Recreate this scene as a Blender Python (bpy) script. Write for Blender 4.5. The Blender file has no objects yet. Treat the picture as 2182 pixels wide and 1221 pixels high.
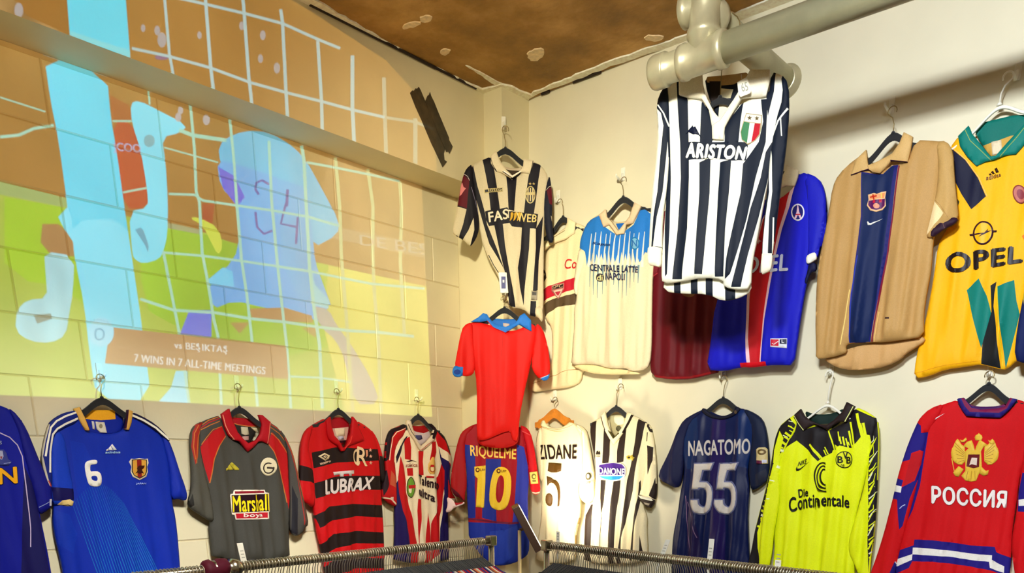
import bpy, bmesh, math, random
import numpy as np
from mathutils import Vector, Matrix, Quaternion
from mathutils.geometry import delaunay_2d_cdt

random.seed(7)
SC = bpy.context.scene
COL = SC.collection
EYE = 1.6                       # camera height above the floor

# ------------------------------------------------------------ camera (perspective with a rising lens shift)
YAW, PITCH, ROLL, FPX, PCY = -0.7079, -0.2911, -0.0061, 1706.6, 1513.6
CAM = Vector((3.3026, -3.6545, EYE))
_f = Vector((math.sin(YAW) * math.cos(PITCH), math.cos(YAW) * math.cos(PITCH), math.sin(PITCH)))
_r = Vector((math.cos(YAW), -math.sin(YAW), 0))
_u = _r.cross(_f)
_c, _s = math.cos(ROLL), math.sin(ROLL)
RR, UU = _c * _r + _s * _u, _c * _u - _s * _r
cam_data = bpy.data.cameras.new('camera')
cam = bpy.data.objects.new('camera', cam_data)
COL.objects.link(cam)
cam_data.sensor_width = 36
cam_data.lens = FPX / 2182 * 36
cam_data.shift_y = (PCY - 610.5) / 2182
cam_data.clip_start = 0.02
M = Matrix.Identity(4)
for i in range(3):
    M[i][0], M[i][1], M[i][2], M[i][3] = RR[i], UU[i], -_f[i], CAM[i]
cam.matrix_world = M
SC.camera = cam

# ------------------------------------------------------------ world, exposure, room lights
SC.view_settings.view_transform = 'Standard'
SC.view_settings.look = 'None'
SC.view_settings.gamma = 1
SC.view_settings.exposure = 0.0
SC.view_settings.use_curve_mapping = False
world = bpy.data.worlds.new('world')
SC.world = world
world.use_nodes = True
world.node_tree.nodes['Background'].inputs[0].default_value = (1.0, 0.74, 0.44, 1)
world.node_tree.nodes['Background'].inputs[1].default_value = 0.16

def area_light(name, loc, target, sx, sy, power, color, spread=180):
    d = bpy.data.lights.new(name, 'AREA')
    d.shape = 'RECTANGLE'; d.size = sx; d.size_y = sy; d.energy = power; d.color = color; d.spread = math.radians(spread)
    o = bpy.data.objects.new(name, d); COL.objects.link(o)
    o.location = loc
    o.rotation_euler = (Vector(target) - Vector(loc)).to_track_quat('-Z', 'Y').to_euler()
    return o
# unseen lamps: first read off the pipe shadow, the others added to brighten walls
area_light('unseen_spot_light', (2.7, -3.5, 3.25), (2.9, 0, 2.35), 0.4, 0.2, 33, (0.92, 0.99, 1.06), 84)
area_light('unseen_spot_light', (3.9, -5.2, 3.1), (3.0, 0, 1.5), 0.6, 0.3, 12, (0.96, 0.98, 0.98), 62)  # added behind the camera to lift the right wall
area_light('unseen_spot_light', (3.2, -4.4, 3.2), (0.55, -0.2, 2.45), 0.3, 0.2, 9.5, (0.97, 0.88, 0.62), 30)  # added narrow warm light for the corner and pier
area_light('unseen_spot_light', (2.4, -2.9, 3.05), (0.0, -2.15, 0.98), 0.25, 0.2, 5.6, (1.0, 0.98, 0.92), 42)  # added to brighten the lower left wall, far half
area_light('unseen_spot_light', (2.4, -2.3, 3.05), (0.0, -1.05, 0.98), 0.25, 0.2, 5.6, (1.0, 0.98, 0.92), 42)  # its added twin, for the half nearer the corner
area_light('added_uplight', (1.5, -3.3, 1.2), (0.35, -1.5, 3.1), 0.3, 0.3, 1.9, (1.0, 0.74, 0.42), 78)  # made-up uplight, added to warm the bulkhead underside and ceiling
P_LED = 5.5          # the LED work light that stands in the corner
P_PROJ = 890.0       # the video projector

# ------------------------------------------------------------ helpers
def ray(px, py):
    return RR * ((px - 1091) / FPX) - UU * ((py - PCY) / FPX) + _f
class Plane:
    """upright plane: point O, unit horizontal U (to the viewer's right), normal N to the room"""
    def __init__(s, O, U, N):
        s.O, s.U, s.N = Vector(O), Vector(U).normalized(), Vector(N).normalized()
        s.V = Vector((0, 0, 1))
    def off(s, d):
        return Plane(s.O + s.N * d, s.U, s.N)
    def uv(s, p):
        d = ray(p[0], p[1])
        t = (s.O - CAM).dot(s.N) / d.dot(s.N)
        q = CAM + d * t - s.O
        return (q.dot(s.U), q.z)
    def w(s, u, v, h=0.0):
        return s.O + s.U * u + s.V * v + s.N * h
    def at(s, p, h=0.0):
        return s.w(*s.uv(p), h)
LEFT = Plane((0, 0, EYE), (0, 1, 0), (1, 0, 0))
RIGHT = Plane((0, 0, EYE), (1, 0, 0), (0, -1, 0))
DIAG = Plane((0.3105, -0.2074, EYE), (1, 1, 0), (1, -1, 0))
ZC, ZB, BB, PP, QQ = EYE + 1.7817, EYE + 1.361, 0.1922, 0.3105, 0.2074

def lin(c):
    if isinstance(c, str):
        c = tuple(int(c[i:i + 2], 16) for i in (0, 2, 4))
    return tuple((x / 255 / 12.92) if x / 255 <= 0.04045 else ((x / 255 + 0.055) / 1.055) ** 2.4 for x in c)

MATS = {}
def mat(name, color, rough=0.6, metal=0.0, nscale=0, namt=0.0, bump=0.0, bscale=200, sheen=0.0, emit=0.0, spec=0.5):
    key = (name, color, rough, metal, nscale, namt, bump, bscale, sheen, emit)
    if key in MATS: return MATS[key]
    m = bpy.data.materials.new(name); m.use_nodes = True
    nt = m.node_tree; b = nt.nodes['Principled BSDF']
    c = lin(color)
    b.inputs['Base Color'].default_value = (*c, 1)
    b.inputs['Roughness'].default_value = rough
    b.inputs['Metallic'].default_value = metal
    b.inputs['Specular IOR Level'].default_value = spec
    if sheen: b.inputs['Sheen Weight'].default_value = sheen
    if emit:
        b.inputs['Emission Color'].default_value = (*c, 1); b.inputs['Emission Strength'].default_value = emit
    tc = nt.nodes.new('ShaderNodeTexCoord')
    if nscale:
        n = nt.nodes.new('ShaderNodeTexNoise'); n.inputs['Scale'].default_value = nscale; n.inputs['Detail'].default_value = 5
        nt.links.new(tc.outputs['Object'], n.inputs['Vector'])
        r = nt.nodes.new('ShaderNodeValToRGB')
        r.color_ramp.elements[0].position = 0.3; r.color_ramp.elements[1].position = 0.7
        r.color_ramp.elements[0].color = (*[x * (1 - namt) for x in c], 1)
        r.color_ramp.elements[1].color = (*[min(1, x * (1 + namt)) for x in c], 1)
        nt.links.new(n.outputs['Fac'], r.inputs['Fac']); nt.links.new(r.outputs['Color'], b.inputs['Base Color'])
    if bump:
        n2 = nt.nodes.new('ShaderNodeTexNoise'); n2.inputs['Scale'].default_value = bscale; n2.inputs['Detail'].default_value = 3
        nt.links.new(tc.outputs['Object'], n2.inputs['Vector'])
        bp = nt.nodes.new('ShaderNodeBump'); bp.inputs['Strength'].default_value = bump; bp.inputs['Distance'].default_value = 0.0035
        nt.links.new(n2.outputs['Fac'], bp.inputs['Height']); nt.links.new(bp.outputs['Normal'], b.inputs['Normal'])
    MATS[key] = m
    return m
def cloth(c, rough=0.62):
    l = lin(c); lum = .2126 * l[0] + .7152 * l[1] + .0722 * l[2]; k = (.80 + .20 * min(1, lum / .5)) ** .45
    c = tuple(int(x * k) for x in c)
    return mat('fabric', c, rough, 0, 260, 0.06, 0.12, 700, 0.0, spec=0.22)
WHITE_PLASTIC = mat('white_plastic', (235, 232, 215), 0.35)
VELVET = mat('black_velvet', (14, 17, 22), 0.85, sheen=0.3)
STEEL = mat('hook_steel', (170, 165, 150), 0.3, 1.0)
BRASS = mat('warm_steel_wire', (150, 130, 85), 0.35, 0.9)
PAPER = mat('paper_tag', (232, 228, 212), 0.7)

def mesh_obj(name, verts, faces, mats, parent=None, mi=None, smooth=False):
    me = bpy.data.meshes.new(name)
    me.from_pydata([tuple(v) for v in verts], [], [tuple(f) for f in faces])
    for m in (mats if isinstance(mats, (list, tuple)) else [mats]): me.materials.append(m)
    if mi is not None: me.polygons.foreach_set('material_index', mi)
    if smooth: me.polygons.foreach_set('use_smooth', [True] * len(me.polygons))
    me.update()
    o = bpy.data.objects.new(name, me); COL.objects.link(o)
    if parent: o.parent = parent
    return o
def thing(name, label, cat, group=None):
    o = bpy.data.objects.new(name, None); COL.objects.link(o)
    o.empty_display_size = 0.05
    o['label'] = label; o['category'] = cat
    if group: o['group'] = group
    return o
def tag(o, label, cat, group=None):
    o['label'] = label; o['category'] = cat
    if group: o['group'] = group
    return o
def rebase(root, loc):
    """move an Empty to its base without moving the parts"""
    root.location = loc
    inv = Matrix.Translation(-Vector(loc))
    for ch in root.children: ch.matrix_parent_inverse = inv
def structure(o):
    o['kind'] = 'structure'; return o

class MB:
    def __init__(s): s.v = []; s.f = []; s.m = []; s.sm = []
    def add(s, v, f, m=0):
        n = len(s.v); s.v += [Vector(x) for x in v]; s.f += [[n + i for i in q] for q in f]; s.m += [m] * len(f)
    def box(s, a, b, m=0, bev=0):
        (x0, y0, z0), (x1, y1, z1) = a, b
        v = [(x0, y0, z0), (x1, y0, z0), (x1, y1, z0), (x0, y1, z0), (x0, y0, z1), (x1, y0, z1), (x1, y1, z1), (x0, y1, z1)]
        s.add(v, [(0, 3, 2, 1), (4, 5, 6, 7), (0, 1, 5, 4), (1, 2, 6, 5), (2, 3, 7, 6), (3, 0, 4, 7)], m)
    def obox(s, c, ax, ay, az, m=0):
        c, ax, ay, az = Vector(c), Vector(ax), Vector(ay), Vector(az)
        v = [c + i * ax + j * ay + k * az for k in (-1, 1) for j in (-1, 1) for i in (-1, 1)]
        s.add(v, [(0, 2, 3, 1), (4, 5, 7, 6), (0, 1, 5, 4), (1, 3, 7, 5), (3, 2, 6, 7), (2, 0, 4, 6)], m)
    def tube(s, pts, r, n=10, m=0, cap=True):
        pts = [Vector(p) for p in pts]; rs = r if isinstance(r, (list, tuple)) else [r] * len(pts)
        rings = []; ref = None
        for i, p in enumerate(pts):
            t = (pts[min(i + 1, len(pts) - 1)] - pts[max(i - 1, 0)]).normalized()
            if ref is None: ref = t.orthogonal().normalized()
            ref = (ref - t * ref.dot(t)).normalized(); b = t.cross(ref)
            rings.append([p + rs[i] * (math.cos(2 * math.pi * k / n) * ref + math.sin(2 * math.pi * k / n) * b) for k in range(n)])
        v = [q for rg in rings for q in rg]; f = []
        for i in range(len(rings) - 1):
            for k in range(n): f.append((i * n + k, i * n + (k + 1) % n, (i + 1) * n + (k + 1) % n, (i + 1) * n + k))
        if cap: f.append(tuple(range(n))[::-1]); f.append(tuple(range((len(rings) - 1) * n, len(rings) * n)))
        s.add(v, f, m)
    def build(s, name, mats, parent=None, smooth=False):
        return mesh_obj(name, s.v, s.f, mats, parent, s.m, smooth)

def inpoly(P, poly):
    x, y = P[:, 0], P[:, 1]; r = np.zeros(len(P), bool); n = len(poly)
    for i in range(n):
        x0, y0 = poly[i]; x1, y1 = poly[(i + 1) % n]
        if y0 == y1: continue
        r ^= ((y0 > y) != (y1 > y)) & (x < (x1 - x0) * (y - y0) / (y1 - y0) + x0)
    return r
def distpoly(P, poly):
    d = np.full(len(P), 1e9); n = len(poly)
    for i in range(n):
        a = np.array(poly[i]); b = np.array(poly[(i + 1) % n]) - a
        L = b @ b
        if L < 1e-14: continue
        t = np.clip(((P - a) @ b) / L, 0, 1)
        d = np.minimum(d, np.hypot(*(P - a - t[:, None] * b).T))
    return d
def smooth_poly(pts, k=1):
    """Chaikin, keeps sharp corners flagged by a third value"""
    for _ in range(k):
        out = []
        n = len(pts)
        for i in range(n):
            p, q = pts[i], pts[(i + 1) % n]
            if len(p) > 2: out.append(p)
            else: out.append((p[0] * .75 + q[0] * .25, p[1] * .75 + q[1] * .25))
            if len(q) > 2: pass
            else: out.append((p[0] * .25 + q[0] * .75, p[1] * .25 + q[1] * .75))
        pts = out
    return [(p[0], p[1]) for p in pts]
def stroke(pts, w):
    """a line of given width (same unit as pts) as a polygon; w may be (start, end)"""
    w0, w1 = (w, w) if not isinstance(w, (list, tuple)) else w
    L, Rr = [], []; n = len(pts)
    for i, p in enumerate(pts):
        a, b = pts[max(i - 1, 0)], pts[min(i + 1, n - 1)]
        dx, dy = b[0] - a[0], b[1] - a[1]; l = math.hypot(dx, dy) or 1
        h = (w0 + (w1 - w0) * i / max(1, n - 1)) / 2
        L.append((p[0] - dy / l * h, p[1] + dx / l * h)); Rr.append((p[0] + dy / l * h, p[1] - dx / l * h))
    return L + Rr[::-1]
def ellipse(cx, cy, rx, ry, n=20, rot=0, a0=0, a1=2 * math.pi):
    c, s = math.cos(rot), math.sin(rot); o = []
    for i in range(n):
        a = a0 + (a1 - a0) * i / (n if abs(a1 - a0 - 2 * math.pi) < 1e-6 else n - 1)
        x, y = rx * math.cos(a), ry * math.sin(a); o.append((cx + c * x - s * y, cy + s * x + c * y))
    return o
def star(cx, cy, r, n=5, inner=0.42, rot=0):
    return [(cx + (r if i % 2 == 0 else r * inner) * math.sin(math.pi * i / n + rot), cy - (r if i % 2 == 0 else r * inner) * math.cos(math.pi * i / n + rot)) for i in range(2 * n)]
def Z(x0, y0, s):
    """reads points measured on an enlarged part of the photograph"""
    return lambda pts: [(x0 + p[0] / s, y0 + p[1] / s) + tuple(p[2:]) for p in pts]

def tri_region(outline, zones, grid):
    """constrained triangulation of outline with every zone border as an edge; returns verts (n,2), faces, zone index (-1 = base)"""
    o = np.array(outline); polys = [list(map(tuple, outline))] + [list(map(tuple, z)) for z in zones]
    pts = []; edges = []
    for p in polys:
        n0 = len(pts)
        q = []
        for i in range(len(p)):
            a, b = np.array(p[i]), np.array(p[(i + 1) % len(p)])
            m = max(1, int(np.hypot(*(b - a)) / (grid * 1.2)))
            for k in range(m): q.append(tuple(a + (b - a) * k / m))
        pts += q
        edges += [(n0 + i, n0 + (i + 1) % len(q)) for i in range(len(q))]
    lo, hi = o.min(0), o.max(0)
    gx = np.arange(lo[0] + grid / 2, hi[0], grid); gy = np.arange(lo[1] + grid / 2, hi[1], grid * 1.5)
    G = np.array([(x + (grid / 2 if j % 2 else 0), y) for j, y in enumerate(gy) for x in gx]) if len(gx) and len(gy) else np.zeros((0, 2))
    if len(G):
        G = G[inpoly(G, outline)]
        if len(G): G = G[distpoly(G, outline) > grid * 0.35]
    pts += [tuple(g) for g in G]
    r = delaunay_2d_cdt([Vector(p) for p in pts], edges, [], 0, 1e-7)
    V = np.array([tuple(v) for v in r[0]]); F = r[2]
    A = np.array([V[f].mean(0) for f in map(list, F)])
    keep = inpoly(A, outline)
    zi = np.full(len(F), -1)
    for k, z in enumerate(zones): zi[inpoly(A, z)] = k
    idx = np.nonzero(keep)[0]
    used = sorted({i for k in idx for i in F[k]}); mp = {i: j for j, i in enumerate(used)}
    return V[used], [[mp[i] for i in F[k]] for k in idx], zi[idx]

_txt = {}; bm_size = {}
def text_mesh(s, bold=0.0, shear=0.0, space=1.0):
    key = (s, bold, shear, space)
    if key in _txt: return _txt[key]
    c = bpy.data.curves.new('lettering', 'FONT'); c.body = s; c.offset = bold; c.shear = shear; c.space_character = space
    c.resolution_u = 4; c.fill_mode = 'FRONT' if hasattr(c, 'fill_mode') else 'FRONT'
    o = bpy.data.objects.new('lettering', c); COL.objects.link(o)
    bpy.context.view_layer.update()
    dg = bpy.context.evaluated_depsgraph_get()
    me = o.evaluated_get(dg).to_mesh()
    bm = bmesh.new(); bm.from_mesh(me)
    o.evaluated_get(dg).to_mesh_clear()
    bpy.data.objects.remove(o); bpy.data.curves.remove(c)
    xs = [v.co.x for v in bm.verts]; ys = [v.co.y for v in bm.verts]
    x0, x1, y0, y1 = min(xs), max(xs), min(ys), max(ys)
    for v in bm.verts: v.co = ((v.co.x - x0) / (x1 - x0), (v.co.y - y0) / (y1 - y0), 0)
    bm_size[id(bm)] = (x1 - x0, y1 - y0); _txt[key] = bm
    return bm
NOBOLD = set()
def text_faces(s, quad, bold=0.0, shear=0.0, cuts=(12, 3), arc=0.0, space=1.0, curve_bold=0.0):
    """font outline mapped bilinearly into quad TL,TR,BR,BL; returns pts, faces"""
    bm = text_mesh(s, curve_bold, shear, space).copy()
    for i in range(1, cuts[0]):
        bmesh.ops.bisect_plane(bm, geom=bm.verts[:] + bm.edges[:] + bm.faces[:], plane_co=(i / cuts[0], 0, 0), plane_no=(1, 0, 0))
    for i in range(1, cuts[1]):
        bmesh.ops.bisect_plane(bm, geom=bm.verts[:] + bm.edges[:] + bm.faces[:], plane_co=(0, i / cuts[1], 0), plane_no=(0, 1, 0))
    TL, TR, BR, BL = [np.array(q[:2], float) for q in quad]
    P = []
    for v in bm.verts:
        a, b = v.co.x, v.co.y
        p = (TL * (1 - a) + TR * a) * b + (BL * (1 - a) + BR * a) * (1 - b)
        p = p + (BL - TL) * (-arc) * 4 * a * (1 - a)
        P.append(tuple(p))
    F = [[v.index for v in f.verts] for f in bm.faces]
    bm.free()
    if bold > 0.005 and s not in NOBOLD:
        # heavier letters: overlapping shifted impressions of the same glyphs
        w_, h_ = bm_size[id(_txt[(s, 0.0, shear, space)])]; n = len(P); P0 = np.array(P); F0 = F; P = []; F = []
        ex, ey = (TR - TL) / w_ * bold * .8, (TL - BL) / h_ * bold * .6
        for j, (a, b) in enumerate(((-1, 0), (1, 0), (0, 1), (0, -1), (0, 0))):
            P += [tuple(q) for q in P0 + ex * a + ey * b]; F += [[i + j * n for i in f] for f in F0]
    return P, F
text_cache_done = True

# ------------------------------------------------------------ the setting
WALLP = mat('painted_wall', (222, 214, 184), 0.55, 0, 3.0, 0.05, 0.10, 60)
BLOCKP = mat('painted_block', (226, 216, 180), 0.55, 0, 3.0, 0.05, 0.22, 45)
def quadbox(name, a, b, m):
    mb = MB(); mb.box(a, b); return structure(mb.build(name, m))
floor = quadbox('floor', (-0.3, -6.2, -0.08), (6.0, 0.3, 0.0), mat('concrete_floor', (196, 172, 128), 0.6, 0, 4, .2))
wall_r = quadbox('wall_right', (-0.3, 0.0, 0.0), (6.0, 0.15, ZC), WALLP)
wall_l = quadbox('wall_left', (-0.3, -6.2, 0.0), (-0.0035, 0.0, ZC), mat('mortar', (205, 190, 150), 0.8))
# the painted concrete blocks below the bulkhead, one by one
BH, BL_ = 0.2032, 0.4064
z_top = ZB
row_z0 = EYE + 0.941
blk = {}
def block(y0, y1, z0, z1):
    g = 0.0012; key = (round(y1 - y0, 3), round(z1 - z0, 3))
    if key not in blk:
        w, h = (y1 - y0) / 2 - g, (z1 - z0) / 2 - g; e = 0.0035
        v = [(0, -w, -h), (0, w, -h), (0, w, h), (0, -w, h), (.036, -w, -h), (.036, w, -h), (.036, w, h), (.036, -w, h),
             (.04, -w + e, -h + e), (.04, w - e, -h + e), (.04, w - e, h - e), (.04, -w + e, h - e)]
        f = [(8, 9, 10, 11), (4, 5, 9, 8), (5, 6, 10, 9), (6, 7, 11, 10), (7, 4, 8, 11), (0, 1, 5, 4), (1, 2, 6, 5), (2, 3, 7, 6), (3, 0, 4, 7)]
        me = bpy.data.meshes.new('block'); me.from_pydata(v, [], f); me.materials.append(BLOCKP); blk[key] = me
    o = bpy.data.objects.new('block', blk[key]); COL.objects.link(o)
    o.location = (-0.04 + random.uniform(-.0012, .0006), (y0 + y1) / 2, (z0 + z1) / 2); o.parent = wall_l
Y_END = -QQ
k = 2
while True:
    z1 = row_z0 + BH * k; z0 = z1 - BH
    if z1 <= 0.0: break
    z1c = min(z1, ZB)
    if z0 < ZB and z1c > 0.02:
        ph = (0.0 if k % 2 == 0 else BL_ / 2)
        y = -1.0105 + ph + BL_ * 4
        while y > -5.9:
            y0, y1 = y - BL_, y
            y1c = min(y1, Y_END)
            if y1c - y0 > 0.03: block(y0, y1c, max(z0, 0.0), z1c)
            y -= BL_
    k -= 1
PAINT = mat('painted_bulkhead', (224, 212, 172), 0.6, 0, 3.0, 0.05, 0.08, 50)
quadbox('trim_1', (-0.04, -6.2, ZB), (BB, -QQ, ZC), PAINT)                 # bulkhead along the top of the left wall
quadbox('trim_2', (-0.04, -QQ, 0.0), (PP, 0.0, ZC), mat('painted_pier', (222, 212, 174), 0.55, 0, 3, .05, .1, 50))  # pier in the corner

# ceiling: brown board
def ceiling_mat():
    m = bpy.data.materials.new('brown_ceiling_board'); m.use_nodes = True; nt = m.node_tree; b = nt.nodes['Principled BSDF']
    tc = nt.nodes.new('ShaderNodeTexCoord')
    n = nt.nodes.new('ShaderNodeTexNoise'); n.inputs['Scale'].default_value = 2.6; n.inputs['Detail'].default_value = 9; n.inputs['Roughness'].default_value = .62
    r = nt.nodes.new('ShaderNodeValToRGB'); e = r.color_ramp.elements
    e[0].position = .33; e[0].color = (*lin((126, 92, 36)), 1); e[1].position = .68; e[1].color = (*lin((204, 158, 88)), 1)
    x = r.color_ramp.elements.new(.5); x.color = (*lin((166, 122, 52)), 1)
    nt.links.new(tc.outputs['Object'], n.inputs['Vector']); nt.links.new(n.outputs['Fac'], r.inputs['Fac']); nt.links.new(r.outputs['Color'], b.inputs['Base Color'])
    b.inputs['Roughness'].default_value = .75
    bp = nt.nodes.new('ShaderNodeBump'); bp.inputs['Strength'].default_value = .3; bp.inputs['Distance'].default_value = .01
    n2 = nt.nodes.new('ShaderNodeTexNoise'); n2.inputs['Scale'].default_value = 40
    nt.links.new(tc.outputs['Object'], n2.inputs['Vector']); nt.links.new(n2.outputs['Fac'], bp.inputs['Height']); nt.links.new(bp.outputs['Normal'], b.inputs['Normal'])
    return m
ceil = quadbox('ceiling', (-0.3, -6.2, ZC), (6.0, 0.15, ZC + .1), ceiling_mat())
CEILP = Plane((0, 0, ZC), (1, 0, 0), (0, 0, -1))
def ceil_at(p, d=0.0):
    r = ray(*p); t = (ZC - d - CAM.z) / r.z; return CAM + r * t
def ragged(name, pts, m, parent, th=0.004, jag=0.004, kind_struct=False):
    """an irregular flake of paint or caulk on the ceiling"""
    P = [ceil_at(p) for p in pts]; q = []
    for i in range(len(P)):
        a, b = P[i], P[(i + 1) % len(P)]; n = max(1, int((b - a).length / .03))
        for k in range(n): q.append(a.lerp(b, k / n) + Vector((random.uniform(-jag, jag), random.uniform(-jag, jag), 0)))
    n = len(q)
    v = [p - Vector((0, 0, th)) for p in q] + [Vector((p.x, p.y, ZC)) for p in q]
    f = [tuple(range(n))] + [(i, (i + 1) % n, n + (i + 1) % n, n + i) for i in range(n)]
    return mesh_obj(name, v, f, m, parent)
CHIP = mat('bare_plaster_patch', (240, 214, 168), 0.8, 0, 60, .15)
CAULK = mat('cracked_caulk', (255, 244, 216), 0.7, 0, 60, .18, .3, 80)
for i, pts in enumerate([[(893, 38), (903, 31), (918, 33), (922, 41), (910, 47), (897, 46)], [(856, 57), (862, 50), (880, 46), (896, 45), (897, 50), (884, 56), (870, 57), (860, 61)],
                         [(937, 108), (945, 102), (957, 104), (961, 110), (950, 117), (939, 115)],
                         [(1124, 112), (1128, 108), (1142, 103), (1158, 101), (1162, 113), (1154, 122), (1140, 130), (1130, 127), (1124, 119)],
                         [(1372, 78), (1385, 73), (1412, 75), (1414, 82), (1400, 87), (1380, 85)], [(1548, 24), (1560, 22), (1572, 30), (1565, 40), (1553, 38)]]):
    ragged('plaster_patch', smooth_poly(pts, 1), CHIP, ceil)
ragged('caulk_strip', [(992, 138), (1000, 141), (1072, 178), (1090, 186), (1064, 186)], CAULK, ceil)
t3 = ragged('trim_3', [(1128, 208), (1150, 197), (1300, 139), (1458, 87), (1571, 43), (1700, -5), (1900, -80), (1885, -95), (1690, -22), (1565, 26), (1455, 74), (1300, 128), (1160, 184), (1130, 198)], CAULK, None, .006, .006); structure(t3)
t4 = ragged('trim_4', [(600, -20), (640, 3), (830, 99), (905, 137), (900, 131), (860, 106), (835, 93), (700, 14), (640, -22)], CAULK, None, .006, .005); structure(t4)
t5 = ragged('trim_5', [(925, 146), (1025, 196), (1068, 187), (1128, 210), (1132, 200), (1090, 182), (1068, 176), (1026, 187), (930, 143)], CAULK, None, .008, .005); structure(t5)
DARKGAP = mat('dark_gap', (40, 26, 10), 0.9)
for a, b in [((660, 6), (1012, 186)), ((1228, 176), (1284, 152)), ((1160, 201), (1178, 195))]:
    # a thin dark fillet put in for the shade between board and wall
    pl = LEFT.off(BB + .004) if a[0] < 1030 else RIGHT.off(.004)
    A, B = ceil_at(a), ceil_at(b)
    A = Vector((BB + .01, A.y, ZC)) if a[0] < 1030 else Vector((A.x, -.012, ZC)); B = Vector((BB + .01, B.y, ZC)) if a[0] < 1030 else Vector((B.x, -.012, ZC))
    mb = MB(); mb.tube([A - Vector((0, 0, .006)), B - Vector((0, 0, .006))], .006, 6); o = mb.build('shadow_gap', DARKGAP, ceil)

# ------------------------------------------------------------ projector: lamp, film and a plain case
PJ = Vector((3.62, -2.08, EYE + 1.375))
FD = 0.42
AMB = np.array((0.15, 0.095, 0.040)); ALB = np.array(lin((226, 216, 180)))
FILM = {}
def film_mat(c, soft=0.0, nscale=0.0):
    key = (c, soft, nscale)
    if key in FILM: return FILM[key]
    T = np.clip((np.array(lin(c)) - AMB) / ALB, 0.0, 1.9) / 1.9
    T = np.clip(T - 0.22 * T.min() - 0.05 * (T.max() - T), 0, 1)
    m = bpy.data.materials.new('film_dye'); m.use_nodes = True; nt = m.node_tree; nt.nodes.clear()
    out = nt.nodes.new('ShaderNodeOutputMaterial'); t = nt.nodes.new('ShaderNodeBsdfTransparent')
    t.inputs[0].default_value = (*T, 1)
    if nscale:
        tc = nt.nodes.new('ShaderNodeTexCoord'); n = nt.nodes.new('ShaderNodeTexNoise'); n.inputs['Scale'].default_value = nscale; n.inputs['Detail'].default_value = 2
        mp = nt.nodes.new('ShaderNodeMapping'); mp.inputs['Scale'].default_value = (1, 1, .5)
        r = nt.nodes.new('ShaderNodeValToRGB'); r.color_ramp.elements[0].position = .42; r.color_ramp.elements[1].position = .74
        r.color_ramp.elements[0].color = (*(T * (1 - soft)), 1); r.color_ramp.elements[1].color = (*np.clip(T * (1 + soft * .6) + soft * .10, 0, 1), 1)
        nt.links.new(tc.outputs['Object'], mp.inputs['Vector']); nt.links.new(mp.outputs['Vector'], n.inputs['Vector']); nt.links.new(n.outputs['Fac'], r.inputs['Fac']); nt.links.new(r.outputs['Color'], t.inputs[0])
    nt.links.new(t.outputs[0], out.inputs[0])
    FILM[key] = m
    return m
def slide(p, upper):
    q = (LEFT.off(BB) if upper else LEFT).at(p)
    k = FD / (PJ.x - q.x)
    return ((q.y - PJ.y) * k, (q.z - PJ.z) * k)
S_LO, S_HI = slide((-600, 900), False), None
film_zones = []
def fz(color, pts, upper=False, soft=0, ns=0, sm=True):
    if sm and 7 <= len(pts) < 40: pts = smooth_poly([p[:2] for p in pts], 1)
    q = [slide(p[:2], upper) for p in pts]
    zb = (ZB - PJ.z) * FD / (PJ.x - (BB if upper else 0))
    if upper: q = [(a, max(b, zb)) for a, b in q]
    film_zones.append((film_mat(color, soft, ns), q))
def fl(color, pts, w, upper=False): fz(color, stroke(pts, w), upper, sm=False)
BR1 = (170, 128, 70)
x_r = slide((918, 800), False)[0]; s_b = slide((915, 888), False)[1]; s_bl = slide((0, 838), False)[1]
x_l = -x_r * 1.05
s_t = slide((600, -10), True)[1] * 1.9
base_outline = [(x_l, s_bl - .004), (0, (s_bl + s_b) / 2), (x_r, s_b), (x_r * .985, s_t * .30), (x_r * .80, s_t * .46), (x_r * .55, s_t * .52), (x_r * .3, s_t * .55), (x_l, s_t * .62)]
z1 = Z(0, 0, 2.774); z2 = Z(0, 430, 2.774); z3 = Z(600, 0, 2.774); z4 = Z(440, 540, 3.392)
CY, CY2, WH = (128, 222, 238), (158, 234, 250), (205, 228, 215)
# upper part, on the bulkhead
fz((176, 140, 88), [(-400, -500), (145, -500), (160, 100), (-400, -100)], True, .5, 60)
fz((160, 116, 58), [(20, -200), (145, -200), (150, 85), (60, 35), (30, 0)], True)
fz(CY, [(120, -300), (245, -300), (268, 0), (278, 126), (150, 84), (143, 0)], True)
fz((160, 226, 226), [(150, 66), (277, 108), (278, 126), (150, 84)], True)
for p, r in [((345, 85), 14), ((335, 65), 9), ((305, 60), 7), ((555, 125), 8), ((425, 75), 7), ((590, 145), 10), ((40, 22), 14), ((515, 55), 8), ((560, 75), 9)]:
    fz((190, 180, 170), ellipse(p[0], p[1], r * .7, r * 1.2, 10), True)
fz((150, 120, 140), ellipse(345, 122, 16, 6, 8), True)
NET = (196, 214, 206)
for pts, w in [([(340, -80), (351, 0), (361, 115), (369, 160)], 6), ([(428, -80), (438, 0), (449, 144), (455, 195)], 7), ([(515, -20), (519, 11), (530, 162), (537, 226)], 7), ([(598, 20), (602, 47), (609, 187), (613, 255)], 7),
               ([(677, 87), (685, 213), (687, 280)], 7), ([(751, 118), (751, 231), (755, 310)], 8)]: fl(NET, pts, w, True)
for pts, w in [([(818, 165), (820, 249), (823, 330)], 8), ([(885, 252), (885, 350)], 9)]: fl((196, 190, 160), pts, w, True)
for pts in [[(330, -14), (400, 0), (447, 11), (519, 28), (602, 50), (680, 85), (725, 103)], [(281, 103), (360, 120), (447, 144), (534, 176), (613, 198), (685, 216), (751, 234), (820, 250)]]: fl(NET, pts, 6, True)
fl((196, 190, 160), [(820, 250), (885, 260), (925, 276)], 6, True)
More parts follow.
